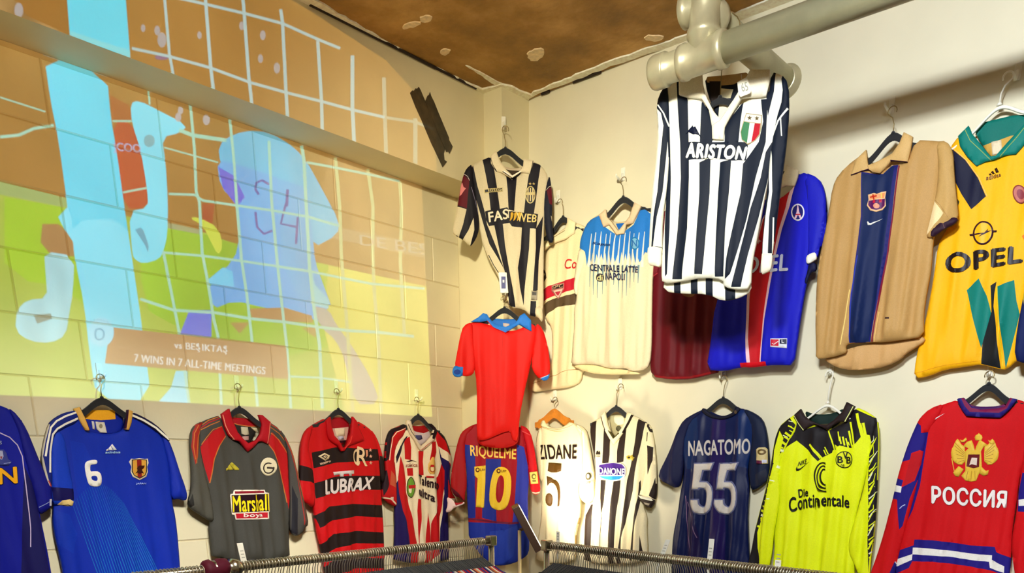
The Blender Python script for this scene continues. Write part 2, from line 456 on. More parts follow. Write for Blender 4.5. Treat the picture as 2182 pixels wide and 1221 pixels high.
# lower part, on the blocks
fz((182, 142, 88), [(700, 330), (920, 400), (914, 612), (660, 560)], False, .15, 40)
fz((184, 204, 92), [(-1100, 120), (0, 412), (150, 442), (330, 470), (430, 492), (500, 520), (670, 558), (912, 611), (930, 920), (400, 900), (-1100, 830)], False, .18, 20)
fz((158, 198, 52), [(330, 480), (430, 496), (500, 520), (670, 560), (700, 620), (700, 780), (330, 700), (290, 560)], False, .14, 26)
fz((168, 202, 70), [(10, 420), (150, 445), (180, 650), (130, 610), (60, 600), (10, 560)], False)
fz((222, 218, 112), [(700, 565), (912, 611), (930, 920), (740, 900), (690, 700)], False, .14, 26)
fz((172, 186, 120), [(-400, 320), (0, 385), (142, 422), (150, 444), (0, 414), (-400, 345)], False)
fz((178, 178, 132), [(358, 474), (430, 490), (430, 500), (358, 486)], False)
fz((190, 162, 120), [(660, 478), (740, 488), (912, 522), (912, 552), (780, 522), (660, 500)], False)
fz((186, 84, 58), z1([(665, 720), (780, 720), (830, 870), (870, 1120), (875, 1225), (730, 1240), (690, 900)]), False)
fz((176, 110, 66), z1([(650, 560), (760, 620), (790, 720), (665, 720)]), False)
fz((172, 88, 60), z2([(1195, 10), (1270, 10), (1255, 130), (1200, 130)]), False)
fz(CY2, [(278, 220), (296, 214), (340, 236), (400, 267), (384, 283), (345, 292), (353, 345), (358, 430), (357, 500), (350, 530), (340, 552), (305, 562), (287, 552), (282, 540), (275, 450), (316, 443), (314, 404), (300, 320), (281, 262)], False)
fz((120, 175, 190), z2([(830, 150), (850, 170), (880, 260), (875, 300), (860, 260), (800, 165)]), False)
fz((150, 190, 190), ellipse(318, 300, 12, 14, 12), False)
for p, r in [((380, 250), 7), ((385, 235), 6), ((440, 255), 8)]: fz((200, 190, 180), ellipse(p[0], p[1], r, r * 1.5, 8), False)
# goalpost
fz(CY, [(94, 117), (228, 160), (236, 252), (249, 324), (265, 440), (285, 574), (303, 697), (324, 862), (206, 850), (191, 754), (180, 653), (159, 549), (144, 440), (123, 288), (108, 216)], False)
fz(CY2, [(150, 470), (269, 465), (285, 574), (303, 697), (324, 862), (206, 850), (191, 754), (180, 653), (159, 549)], False)
# far leg and boot left of the post
fz((176, 138, 92), z2([(250, 130), (345, 130), (430, 200), (440, 325), (290, 300), (240, 240)]), False)
fz(CY2, z2([(345, 90), (400, 30), (425, 100), (435, 240), (370, 140)]), False)
fz((196, 240, 236), z2([(260, 290), (440, 320), (430, 540), (410, 650), (390, 790), (300, 835), (180, 825), (90, 765), (100, 640), (160, 580), (280, 570), (270, 430)]), False, .2, 60)
fz((150, 160, 140), z2([(200, 670), (300, 660), (310, 690), (220, 720)]), False)
# goalkeeper seen from behind
fz((118, 205, 236), [(465, 310), (497, 285), (551, 276), (600, 293), (649, 335), (690, 410), (722, 470), (720, 500), (664, 530), (650, 450), (600, 420), (505, 400), (470, 350)], False, .14, 26)
fz((84, 188, 242), [(462, 340), (505, 350), (600, 380), (655, 420), (670, 560), (700, 640), (690, 690), (640, 670), (560, 655), (500, 640), (450, 660), (445, 600), (500, 555), (512, 500), (505, 430), (470, 400)], False, .14, 26)
fz((120, 192, 236), [(590, 380), (655, 400), (672, 560), (705, 650), (640, 640), (600, 560)], False, .14, 26)
fz((84, 118, 214), [(465, 355), (500, 375), (522, 420), (505, 440), (475, 400)], False)
fz((140, 214, 240), z4([(0, 200), (120, 100), (190, 130), (200, 240), (30, 220)]), False)
fz((130, 138, 222), z2([(1065, 780), (1120, 640), (1250, 640), (1250, 800)]), False)
fz((186, 148, 100), z4([(310, 400), (560, 390), (760, 450), (770, 500), (560, 490), (330, 470)]), False)
fz((182, 150, 96), z4([(170, 500), (310, 500), (240, 580)]), False)
fz((182, 156, 100), z4([(690, 540), (790, 530), (790, 610)]), False)
fz((190, 184, 170), z4([(760, 380), (880, 400), (940, 520), (1060, 680), (1190, 900), (1260, 1090), (1060, 1090), (1000, 760), (930, 620), (830, 540)]), False)
fz((170, 220, 222), z4([(740, 0), (780, 220), (890, 340), (880, 400), (760, 370)]), False)
INK = (70, 104, 170)
fl(INK, z1([(1590, 1090), (1550, 1065), (1515, 1080), (1510, 1120), (1530, 1150)]), 5)
fl(INK, z1([(1700, 1120), (1695, 1221)]), 6)
fl(INK, z2([(1510, 60), (1520, 150), (1560, 190), (1610, 170)]), 5)
fl(INK, z2([(1690, 10), (1660, 130), (1760, 150)]), 5)
fl(INK, z2([(1760, 90), (1750, 250)]), 5)
fz((212, 222, 96), z2([(1120, 95), (1170, 90), (1290, 150), (1320, 260), (1290, 320), (1250, 240), (1200, 140)]), False)
fz((160, 226, 240), z2([(1040, 1000), (1110, 1000), (1115, 1200), (930, 1190), (1010, 1100)]), False)
N2 = (186, 226, 196)
for pts, w in [([(317, 193), (319, 223)], 4), ([(406, 223), (415, 324), (418, 407), (425, 430), (431, 538), (443, 600), (456, 682), (465, 718), (472, 866)], 6),
               ([(490, 254), (499, 342), (505, 440), (515, 553), (526, 628), (537, 726), (549, 866)], 6), ([(348, 535), (364, 617), (382, 708), (404, 866)], 6),
               ([(573, 300), (579, 430), (591, 560), (602, 661), (611, 736), (620, 870)], 6), ([(643, 310), (648, 345), (652, 430), (660, 574), (670, 664), (681, 736), (687, 870)], 7)]: fl(N2, pts, w)
N3 = (216, 218, 158)
for pts, w in [([(715, 335), (724, 440), (727, 540), (732, 599), (741, 717), (752, 880)], 7), ([(784, 360), (795, 440), (794, 540), (798, 628), (806, 717), (812, 880)], 7), ([(852, 386), (856, 440), (853, 558), (862, 717)], 7)]: fl(N3, pts, w)
for pts, w in [([(382, 277), (411, 288), (483, 299)], 8), ([(654, 346), (715, 357), (784, 371), (852, 386)], 5), ([(350, 314), (415, 332), (465, 346)], 3), ([(360, 413), (415, 415), (432, 427), (505, 438), (577, 448), (656, 462), (724, 482)], 5),
               ([(350, 538), (433, 545), (515, 556), (588, 567), (660, 578), (732, 593), (794, 605), (905, 615)], 5), ([(299, 637), (371, 661), (458, 666), (533, 679), (606, 686), (678, 697), (747, 705), (806, 708), (882, 717)], 6),
               ([(614, 802), (682, 805), (747, 814)], 4), ([(0, 207), (97, 238)], 3), ([(0, 292), (40, 288), (72, 274), (115, 267)], 6), ([(240, 258), (281, 258)], 4), ([(262, 410), (314, 400)], 4)]: fl(N2, pts, w)
# caption bar, badge and its words
fz((186, 150, 104), z2([(650, 740), (1690, 850), (1705, 1050), (620, 955)]), False)
fl((204, 172, 128), z2([(640, 852), (1695, 958)]), 2)
fz((186, 236, 244), ellipse(216, 708, 27, 31, 22), False)
for a in range(6): fz((100, 160, 180), ellipse(194 + 7 * a, 684 - 3 * math.sin(a * .8), 1.8, 1.8, 6), False)
fz((120, 180, 200), ellipse(212, 712, 12, 14, 10), False)
fz((186, 236, 244), ellipse(212, 712, 8, 10, 10), False)
def text_loops(s, quad, **kw):
    P, F = text_faces(s, quad, cuts=(1, 1), **kw)
    from collections import defaultdict
    ed = defaultdict(int)
    for f in F:
        for i in range(len(f)): ed[(f[i], f[(i + 1) % len(f)])] += 1
    nxt = {a: b for (a, b) in ed if (b, a) not in ed}
    loops = []
    while nxt:
        a = next(iter(nxt)); lp = [a]; b = nxt.pop(a)
        while b != a and b in nxt: lp.append(b); b = nxt.pop(b)
        if len(lp) > 2: loops.append([P[i] for i in lp])
    def depth(l): return sum(inpoly(np.array([l[0]]), o)[0] for o in loops if o is not l)
    return sorted([(depth(l), l) for l in loops], key=lambda t: t[0])
for s_, q_, c_, bg in [('vs BEŞIKTAŞ', [(371, 727), (487, 737), (486, 756), (372, 746)], (246, 240, 220), (186, 150, 104)),
                       ('7 WINS IN 7 ALL-TIME MEETINGS', [(287, 754), (566, 782), (565, 798), (286, 771)], (246, 240, 220), (186, 150, 104)),
                       ('DE BES', [(766, 500), (912, 520), (912, 544), (768, 522)], (206, 190, 160), (178, 138, 84)), ('JCOO', [(240, 303), (299, 308), (301, 330), (243, 326)], (200, 200, 220), (186, 84, 58))]:
    lps = text_loops(s_, q_, space=1.04)
    for dx in (-.6, .6, 0):
        for d_, lp in lps:
            if d_ == 0: fz(c_, [(p[0] + dx, p[1] + dx * .1) for p in lp], sm=False)
    for d_, lp in lps:
        if d_: fz(bg, lp, sm=False)
proj = thing('video_projector', 'white video projector under the ceiling facing the left wall, behind the camera', 'projector')
fmats = [film_mat(BR1, .10, 30)]; fidx = []
for m, q in film_zones:
    if m not in fmats: fmats.append(m)
    fidx.append(fmats.index(m))
Vf, Ff, zf = tri_region(base_outline, [q for m, q in film_zones], 0.012)
film = mesh_obj('slide_film', [(PJ.x - FD, PJ.y + a, PJ.z + b) for a, b in Vf], Ff, fmats, proj, [fidx[k] if k >= 0 else 0 for k in zf])
BLK = mat('projector_black', (10, 10, 10), .7)
# opaque mask round the film
n_ = len(base_outline); big = [(-.8, -.8), (0, -.8), (.8, -.8), (.8, .05), (.8, .4), (.8, .8), (0, .8), (-.8, .8)]
mesh_obj('slide_mask', [(PJ.x - FD, PJ.y + a, PJ.z + b) for a, b in base_outline + big], [(i, (i + 1) % n_, n_ + (i + 1) % n_, n_ + i) for i in range(n_)], BLK, proj)
mb = MB(); mb.box((PJ.x + .05, PJ.y - .16, PJ.z - .06), (PJ.x + .34, PJ.y + .16, PJ.z + .06)); mb.build('case', WHITE_PLASTIC, proj)
mb = MB(); mb.tube([(PJ.x + .2, PJ.y, PJ.z + .06), (PJ.x + .2, PJ.y, ZC)], .02, 10); mb.build('ceiling_mount', STEEL, proj)
sl = bpy.data.lights.new('projector_lamp', 'SPOT'); sl.energy = P_PROJ; sl.spot_size = math.radians(112); sl.spot_blend = 0.0; sl.shadow_soft_size = 0.0004
slo = bpy.data.objects.new('projector_lamp', sl); COL.objects.link(slo); slo.location = PJ; slo.rotation_euler = Vector((-1, 0, 0)).to_track_quat('-Z', 'Y').to_euler(); slo.parent = proj
rebase(proj, (PJ.x + .2, PJ.y, PJ.z))
slo.matrix_parent_inverse = Matrix.Translation(-proj.location)
# ------------------------------------------------------------ garments
class Garment:
    def __init__(s, name, label, plane, seed, amp=1.0, cat='jersey', group=None, vtop=None):
        s.t = thing(name, label, cat, group); s.pl = plane; s.rng = random.Random(seed); s.amp = amp
        r = s.rng
        s.w = [(r.uniform(3.0, 5.5), r.uniform(-.8, .8), r.uniform(0, 6.28), .5), (r.uniform(6, 9), r.uniform(-1.2, 1.2), r.uniform(0, 6.28), .35), (r.uniform(11, 15), r.uniform(-2, 2), r.uniform(0, 6.28), .16)]
        s.folds = []; s.body = None; s.lastd = None; s.allv = []
    def fold(s, a, b, width=.02, amp=.012):
        s.folds.append((np.array(s.pl.uv(a)), np.array(s.pl.uv(b)), width, amp))
    def wave(s, P, top, bot, k):
        t = np.clip((top - P[:, 1]) / max(.05, top - bot), 0, 1.2)
        A = s.amp * k * (.005 + .019 * t ** 1.2)
        h = np.zeros(len(P))
        for f, sl, ph, a in s.w:
            x = np.sin(2 * math.pi * (f * P[:, 0] + sl * P[:, 1] * .5) + ph)
            h += a * (1.06 - np.sqrt(x * x + .012)) * 1.6 - a * .5
        h = h * A
        # small crumple
        h += s.amp * k * .0018 * np.sin(37 * P[:, 0] + 19 * P[:, 1] + s.w[0][2]) * np.sin(23 * P[:, 1] - 11 * P[:, 0] + s.w[1][2])
        for a, b, wd, am in s.folds:
            d = b - a; L = d @ d; tt = np.clip(((P - a) @ d) / L, 0, 1)
            dist = np.hypot(*(P - a - tt[:, None] * d).T)
            h += am * np.exp(-(dist / wd) ** 2) * np.sin(math.pi * np.clip(tt * .9 + .1, 0, 1)) ** .5
        return h
    def hfun(s, uvs, lift, puff, k, depth):
        top = max(p[1] for p in uvs); bot = min(p[1] for p in uvs)
        def H(P):
            d = distpoly(P, uvs)
            e = 1 - np.exp(-d / .010)
            return lift - puff * (1 - e) + s.wave(P, top, bot, k) * np.clip(d / .03, .25, 1)
        return H
    def piece(s, name, outline, color, zones=(), lift=0.0, puff=.008, k=1.0, depth=.016, smooth=1, grid=.0105, rough=.62, label=None, parent=None, thick=None):
        if smooth: outline = smooth_poly(outline, smooth)
        uvs = [s.pl.uv(p) for p in outline]
        zz = [(c, [s.pl.uv(p[:2]) for p in pts]) for c, pts in zones]
        H = s.hfun(uvs, lift, puff, k, depth)
        V, F, zi = tri_region(uvs, [z for c, z in zz], grid)
        mats = [cloth(color, rough)]; ix = []
        for c, z in zz:
            m = cloth(c, rough)
            if m not in mats: mats.append(m)
            ix.append(mats.index(m))
        h = H(V)
        verts = [s.pl.w(V[i, 0], V[i, 1], h[i]) for i in range(len(V))]
        mi = [ix[k_] if k_ >= 0 else 0 for k_ in zi]; faces = list(F)
        # rim turned back towards the wall, and a back cloth
        from collections import Counter
        ec = {}
        for f in F:
            for i in range(len(f)):
                a, b = f[i], f[(i + 1) % len(f)]; ec[(a, b)] = 1
        bd = [(a, b) for (a, b) in ec if (b, a) not in ec]
        idx = {}
        for a, b in bd:
            for q in (a, b):
                if q not in idx:
                    idx[q] = len(verts); verts.append(s.pl.w(V[q, 0], V[q, 1], h[q] - depth))
        fm = {}
        for f, m_ in zip(F, mi):
            for i in range(len(f)): fm[(f[i], f[(i + 1) % len(f)])] = m_
        nx = {}
        for a, b in bd:
            faces.append([b, a, idx[a], idx[b]]); mi.append(fm[(a, b)]); nx[a] = b
        if nx:
            a0 = next(iter(nx)); lp = [a0]; b = nx[a0]
            while b != a0 and b in nx and len(lp) < 5000: lp.append(b); b = nx[b]
            if len(lp) == len(nx): faces.append([idx[q] for q in lp[::-1]]); mi.append(0)
        o = mesh_obj(name, verts, faces, mats, parent or s.t, mi, True)
        if label: o['label'] = label
        s.allv.append((max(p[1] for p in uvs)))
        o_H = H
        if s.body is None: s.body = H
        s.last = o
        return o, H
    def decal(s, name, outline, color, zones=(), H=None, lift=.0026, label=None, parent=None, grid=.009, rough=.45, smooth=0):
        """an applied badge or print: a thin layer that follows the cloth"""
        if smooth: outline = smooth_poly(outline, smooth)
        H = H or s.body
        uvs = [s.pl.uv(p[:2]) for p in outline]; zz = [(c, [s.pl.uv(p[:2]) for p in pts]) for c, pts in zones]
        V, F, zi = tri_region(uvs, [z for c, z in zz], grid)
        mats = [cloth(color, rough)]; ix = []
        for c, z in zz:
            m = cloth(c, rough)
            if m not in mats: mats.append(m)
            ix.append(mats.index(m))
        h = H(V) + lift
        n = len(V); verts = [s.pl.w(V[i, 0], V[i, 1], h[i]) for i in range(n)]
        mi = [ix[k_] if k_ >= 0 else 0 for k_ in zi]; faces = list(F)
        ec = {(f[i], f[(i + 1) % len(f)]) for f in F for i in range(len(f))}
        for a, b in [e for e in ec if (e[1], e[0]) not in ec]:
            i = len(verts); verts += [s.pl.w(V[a, 0], V[a, 1], h[a] - lift * .9), s.pl.w(V[b, 0], V[b, 1], h[b] - lift * .9)]
            faces.append([b, a, i, i + 1]); mi.append(0)
        if name == 'number_fill' and s.lastd is not None: parent = s.lastd
        o = mesh_obj(name, verts, faces, mats, parent or s.t, mi, True)
        if label: o['label'] = label
        s.lastd = o if name in ('crest', 'sponsor_box', 'sponsor_oval', 'league_mark', 'size_patch', 'number', 'sleeve_patch') else s.lastd if name == 'sponsor_mark' and False else None
        return o
    def text(s, name, string, quad, color, bold=0.02, shear=0.0, arc=0.0, H=None, lift=.0040, label=None, cuts=None, space=1.0, outline=None, parent=None):
        H = H or s.body
        if name in ('crest_lettering', 'sponsor_lettering', 'league_lettering', 'size_lettering') and s.lastd is not None and parent is None: parent = s.lastd
        if parent is not None and lift < .0055 and name != 'outline': lift = .0056
        space = max(space, 1.0 + 1.6 * bold)
        wq = math.dist(s.pl.uv(quad[0]), s.pl.uv(quad[1])); hq = math.dist(s.pl.uv(quad[0]), s.pl.uv(quad[3]))
        P, F = text_faces(string, quad, bold, shear, (max(2, int(wq / .008)), max(1, int(hq / .012))), arc, space)
        V = np.array([s.pl.uv(p) for p in P]); h = H(V) + lift
        o = mesh_obj(name, [s.pl.w(V[i, 0], V[i, 1], h[i]) for i in range(len(V))], F, [cloth(color, .4)], parent or s.t)
        if label: o['label'] = label
        if outline: s.text('outline', string, quad, outline[0], bold + outline[1], shear, arc, H, lift - .0012, None, cuts, space, None, o)
        return o
    def line(s, name, pts, w, color, H=None, lift=.0034, parent=None): return s.decal(name, stroke(pts, w), color, H=H, lift=lift, parent=parent)
    def done(s):
        z = min((ch.bound_box[i][2] for ch in s.t.children for i in range(8)))
        c = [Vector(ch.bound_box[0]) + Vector(ch.bound_box[6]) for ch in s.t.children]
        m = sum(c, Vector()) / (2 * len(c))
        rebase(s.t, (m.x, m.y, z))

def hanger(label, plane, apex, top, kind='black', half=.155, drop=.07, thick=.011, tilt=0.0, hookdir=1, group=None, r=.016):
    """a shouldered hanger: curved bar, metal swivel hook"""
    t = thing('clothes_hanger', label, 'hanger', group)
    u0, v0 = plane.uv(apex); ut, vt = plane.uv(top)
    m = {'black': VELVET, 'white': WHITE_PLASTIC, 'wood': mat('amber_wood', (196, 120, 38), .35, 0, 30, .2), 'brown': VELVET}[kind]
    hb = {'black': .026, 'white': .011, 'wood': .048, 'brown': .021}[kind]
    n = 28; V = []; F = []
    for i in range(n + 1):
        x = -half + 2 * half * i / n; a = abs(x)
        z = v0 - .012 - drop * (1 - math.exp(-(a / (.48 * half)) ** 1.9)) + tilt * x
        w_ = hb * (1 if a < half * .85 else .6)
        for dz, dy in [(w_ / 2, -thick / 2), (w_ / 2, thick / 2), (-w_ / 2, thick / 2), (-w_ / 2, -thick / 2)]:
            V.append(plane.w(u0 + x, z + dz, dy))
    for i in range(n):
        for k in range(4): F.append((i * 4 + k, i * 4 + (k + 1) % 4, (i + 1) * 4 + (k + 1) % 4, (i + 1) * 4 + k))
    F += [(3, 2, 1, 0), (n * 4, n * 4 + 1, n * 4 + 2, n * 4 + 3)]
    o = mesh_obj('shoulder_bar', V, F, m, t)
    bv = o.modifiers.new('bevel', 'BEVEL'); bv.width = .003; bv.segments = 2
    mb = MB(); mb.tube([plane.w(u0, v0 - .004, 0), plane.w(u0, v0 + .006, 0)], [.010, .005], 10); mb.build('hook_collar', m, t, True)
    pts = [plane.w(u0, v0, 0), plane.w(u0, v0 + .4 * (vt - v0 - r), 0)]
    uc = ut
    pts.append(plane.w(u0 + .3 * (uc + hookdir * r - u0), v0 + .7 * (vt - v0 - r), 0))
    for k in range(11):
        a = -.5 + k * (math.pi + .9) / 10
        pts.append(plane.w(uc + hookdir * r * math.cos(a), vt - r + r * math.sin(a), 0))
    mb = MB(); mb.tube(pts, .0018 if kind != 'white' else .003, 7); mb.build('wire_hook', {'white': WHITE_PLASTIC}.get(kind, BRASS), t, True)
    rebase(t, plane.w(u0, v0 - .1, 0))
    return t
def wall_hook(label, wall, p, depth=.03, h=.055):
    """small adhesive hook: base plate and curved finger"""
    t = thing('adhesive_hook', label, 'wall hook')
    u, v = wall.uv(p); mb = MB()
    w_ = .011; P = wall
    mb.obox(P.w(u, v + .01, .003), P.U * w_, P.V * (h / 2), P.N * .003); o = mb.build('base_plate', WHITE_PLASTIC, t)
    b = o.modifiers.new('bevel', 'BEVEL'); b.width = .0025; b.segments = 2
    mb = MB(); mb.tube([P.w(u, v + .012, .005), P.w(u, v - .005, .008), P.w(u, v - .016, .014), P.w(u, v - .018, .022), P.w(u, v - .010, depth - .002), P.w(u, v - .001, depth)], [.006, .006, .005, .005, .004, .0035], 8)
    mb.build('finger', WHITE_PLASTIC, t, True)
    rebase(t, P.w(u, v, 0))
    return t
NAVY, WHT, CREAM = (10, 16, 48), (238, 234, 218), (232, 222, 190)
# ---------- 1 far-left blue jersey
a = Z(0, 800, 2.9); G = Garment('football_jersey', 'royal blue short-sleeved jersey cut off by the left edge, yellow letters on its chest', LEFT.off(.055), 1, .7)
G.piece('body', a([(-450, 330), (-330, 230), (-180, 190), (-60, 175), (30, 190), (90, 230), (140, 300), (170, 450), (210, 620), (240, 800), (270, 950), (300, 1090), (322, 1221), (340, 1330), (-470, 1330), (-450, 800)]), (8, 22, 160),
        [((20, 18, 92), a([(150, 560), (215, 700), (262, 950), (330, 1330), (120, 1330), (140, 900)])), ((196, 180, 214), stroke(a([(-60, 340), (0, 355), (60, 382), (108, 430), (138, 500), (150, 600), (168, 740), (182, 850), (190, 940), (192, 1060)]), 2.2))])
_, HS = G.piece('sleeve', a([(50, 196), (110, 245), (165, 330), (205, 430), (250, 540), (290, 630), (320, 690), (326, 800), (300, 830), (245, 866), (225, 760), (190, 640), (150, 500), (110, 330)]), (10, 18, 140), [((150, 170, 210), stroke(a([(240, 815), (275, 795), (322, 770)]), 1.2)), ((205, 205, 210), a([(303, 765), (318, 765), (318, 806), (304, 806)]))], lift=.007, label='blue short sleeve with a pale tab on the cuff')
G.text('lettering', 'KIRIN', a([(-330, 600), (98, 566), (104, 664), (-330, 694)]), (246, 176, 20), .03, 0, outline=((12, 10, 40), .03), label='yellow lettering with a dark outline')
G.decal('crest', a([(-40, 470), (0, 458), (20, 456), (40, 480), (50, 515), (72, 535), (50, 556), (0, 556), (-40, 540)]), (60, 70, 150), [((170, 170, 200), a([(-5, 465), (14, 465), (20, 500), (10, 520), (-8, 516)])), ((150, 60, 80), a([(0, 500), (12, 500), (10, 515), (2, 515)])), ((140, 150, 200), stroke(a([(20, 545), (66, 538)]), 1.5))])
G.text('small_lettering', 'S', a([(-6, 405), (8, 405), (8, 426), (-6, 426)]), (150, 165, 210), .02)
G.done()

# ---------- 2 Japan
G = Garment('football_jersey', 'blue jersey with white number 6 and a gold shield badge', LEFT.off(.05), 2, .7)
BL = (6, 44, 178)
rays = []
for k in range(25):
    f = k / 24
    top = (210 + 330 * f + 20 * math.sin(k), 640 + 120 * abs(f - .5) * 2); bot = (330 + 380 * f * 1.15, 1340)
    x0, x1 = 430 + 500 * f, 640 + 400 * f
    rays.append(((22, 118, 196), stroke(a([(x0 * .55 + 470 * .45 + 40 * f, 790 - 120 * math.sin(f * 3.1)), (x1, 1340)]), (0.4, 2.0))))
G.piece('back_neck', a([(505, 208), (560, 212), (680, 212), (735, 210), (775, 225), (785, 340), (690, 390), (600, 380), (520, 300)]), (14, 40, 165), [((240, 170, 30), a([(505, 205), (728, 205), (730, 268), (690, 272), (640, 275), (580, 272), (520, 262)]))], lift=-.022, puff=.003, k=.2, depth=.01)
G.decal('care_label', a([(604, 284), (658, 288), (674, 354), (632, 352), (612, 330)]), (222, 216, 196), [((150, 140, 110), ellipse(*a([(636, 312)])[0], 4, 5, 8))], lift=.0045)
G.decal('care_label', a([(580, 280), (594, 284), (600, 334), (588, 328)]), (222, 220, 210), lift=.0045)
G.body = None
G.piece('body', a([(472, 218), (400, 248), (345, 300), (318, 370), (322, 470), (335, 600), (345, 740), (340, 820), (335, 900), (350, 1000), (378, 1110), (400, 1221), (412, 1340), (1140, 1340), (1122, 1221), (1110, 1050), (1092, 880), (1068, 780), (1062, 640), (1040, 470), (1010, 370), (940, 300), (850, 250), (800, 222), (788, 250), (776, 330), (740, 350), (690, 362), (640, 362), (590, 356), (548, 342), (515, 270), (490, 215)]), BL,
        [((7, 50, 186), a([(430, 400), (520, 420), (610, 620), (700, 900), (700, 1340), (640, 1340), (560, 1000), (470, 700)])), ((8, 52, 184), a([(340, 830), (430, 860), (480, 980), (450, 1100), (370, 1050)]))] + rays, k=.8)
_, HL = G.piece('sleeve', a([(330, 350), (350, 330), (400, 380), (420, 500), (440, 620), (455, 700), (458, 800), (430, 812), (355, 798), (332, 800), (318, 690), (316, 500), (318, 400)]), (12, 60, 200), [((16, 10, 90), a([(318, 690), (455, 700), (458, 770), (330, 775)])), ((244, 214, 140), a([(352, 798), (378, 772), (430, 765), (456, 780), (458, 815), (430, 820), (380, 815)])), ((40, 44, 50), stroke(a([(360, 806), (420, 800), (450, 812)]), 1.6))], lift=.008, label='blue sleeve with a pale yellow cuff lining')
_, HT = G.piece('shoulder_stripes', a([(468, 216), (400, 230), (345, 258), (300, 300), (272, 400), (255, 500), (272, 600), (295, 690), (318, 690), (318, 600), (312, 480), (330, 370), (380, 330), (480, 285), (480, 240)]), (10, 34, 130),
        [(WHT, stroke(a([(470, 228), (400, 252), (345, 282), (310, 322), (288, 420), (276, 500)]), 4)), (WHT, stroke(a([(478, 266), (400, 300), (350, 330), (322, 365), (306, 470), (304, 600)]), 4.5)), ((200, 190, 170), stroke(a([(300, 300), (272, 400), (256, 500), (276, 590), (300, 685)]), 4)), ((190, 60, 60), stroke(a([(296, 650), (314, 688)]), 2.5))], lift=.009, puff=.004, label='navy shoulder band with white stripes')
G.piece('shoulder_stripes', a([(812, 226), (870, 250), (960, 302), (1022, 366), (1046, 408), (1030, 400), (960, 340), (880, 290), (812, 256)]), (16, 12, 60), [(WHT, stroke(a([(812, 246), (880, 276), (960, 324), (1040, 396)]), 4.2))], lift=.008, puff=.003, label='navy shoulder band with white stripes')
G.piece('sleeve', a([(1000, 345), (1045, 400), (1080, 490), (1115, 600), (1148, 690), (1162, 750), (1148, 776), (1108, 762), (1066, 768), (1058, 650), (1046, 540), (1020, 440)]), (10, 44, 180), lift=.006, label='blue short sleeve')
for c in ([(456, 206), (488, 196), (520, 262), (550, 340), (524, 338), (490, 280)], [(786, 212), (814, 222), (806, 290), (790, 336), (768, 332), (778, 280)]):
    G.piece('collar_strip', a(c), (226, 176, 84), [((60, 14, 50), stroke(a([c[1], c[2], c[3]]) if c[0][0] < 600 else a([c[0], (780, 270), (770, 330)]), 2.2))], lift=.013, puff=.003, smooth=0, k=.5, depth=.02, label='yellow collar edge with dark red piping')
b = Z(140, 900, 3.804)
G.decal('number', smooth_poly(b([(165, 318), (200, 305), (240, 303), (254, 312), (252, 334), (232, 340), (204, 342), (196, 352), (197, 400), (225, 396), (262, 398), (284, 420), (291, 470), (284, 505), (262, 520), (220, 520), (188, 505), (174, 470), (158, 400), (152, 345)]), 1), (240, 236, 226), [(BL, smooth_poly(b([(206, 436), (240, 432), (254, 446), (254, 470), (240, 476), (218, 470), (207, 456)]), 1))], label='white number 6')
for k, q in enumerate([[(328, 222), (344, 212), (348, 226), (330, 232)], [(348, 208), (362, 192), (380, 226), (352, 226)], [(364, 186), (376, 176), (412, 222), (388, 226)]]): G.decal('maker_mark', b(q), (236, 238, 240))
G.text('maker_lettering', 'adidas', b([(320, 236), (438, 232), (438, 250), (318, 252)]), (170, 215, 235), .03)
G.decal('crest', b([(528, 294), (552, 298), (596, 290), (640, 298), (662, 294), (668, 330), (658, 360), (664, 400), (654, 440), (598, 468), (540, 442), (522, 400), (530, 360), (510, 320)]), (222, 210, 180),
        [((28, 40, 40), b([(530, 302), (596, 298), (656, 302), (658, 400), (645, 432), (598, 458), (548, 432), (530, 400)])), ((216, 160, 60), b([(538, 308), (596, 304), (650, 308), (650, 400), (640, 426), (598, 448), (552, 426), (538, 396)])), ((150, 30, 24), b([(574, 304), (612, 304), (616, 440), (598, 450), (580, 440)])), ((60, 18, 12), b([(592, 350), (640, 350), (632, 372), (616, 384), (634, 416), (614, 410), (600, 420), (580, 408), (560, 416), (580, 390), (574, 372)]))])
G.text('small_lettering', 'JAPAN', b([(566, 490), (650, 488), (650, 506), (564, 506)]), (170, 195, 235), .02)
G.done()

# ---------- 3 dark grey and red, Marshall boya
a = Z(390, 840, 3.593); G = Garment('football_jersey', 'charcoal polo jersey with red raglan shoulders and a yellow-on-maroon paint sponsor box', LEFT.off(.05), 3, 1.1)
GR, RD, OR = (74, 72, 66), (196, 14, 22), (206, 118, 44)
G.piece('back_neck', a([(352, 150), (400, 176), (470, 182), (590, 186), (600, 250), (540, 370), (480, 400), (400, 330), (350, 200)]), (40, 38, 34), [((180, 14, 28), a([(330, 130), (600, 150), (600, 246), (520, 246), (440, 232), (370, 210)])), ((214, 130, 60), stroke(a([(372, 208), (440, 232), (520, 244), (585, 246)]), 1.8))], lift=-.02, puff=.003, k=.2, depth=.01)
G.decal('care_label', a([(460, 248), (512, 252), (522, 308), (490, 314), (464, 300)]), (196, 190, 160), lift=.0045)
G.decal('care_label', a([(470, 322), (518, 318), (520, 352), (472, 354)]), (190, 150, 140), lift=.0045)
G.decal('care_label', a([(536, 252), (582, 256), (594, 298), (560, 276)]), (200, 192, 150), lift=.0045)
G.body = None
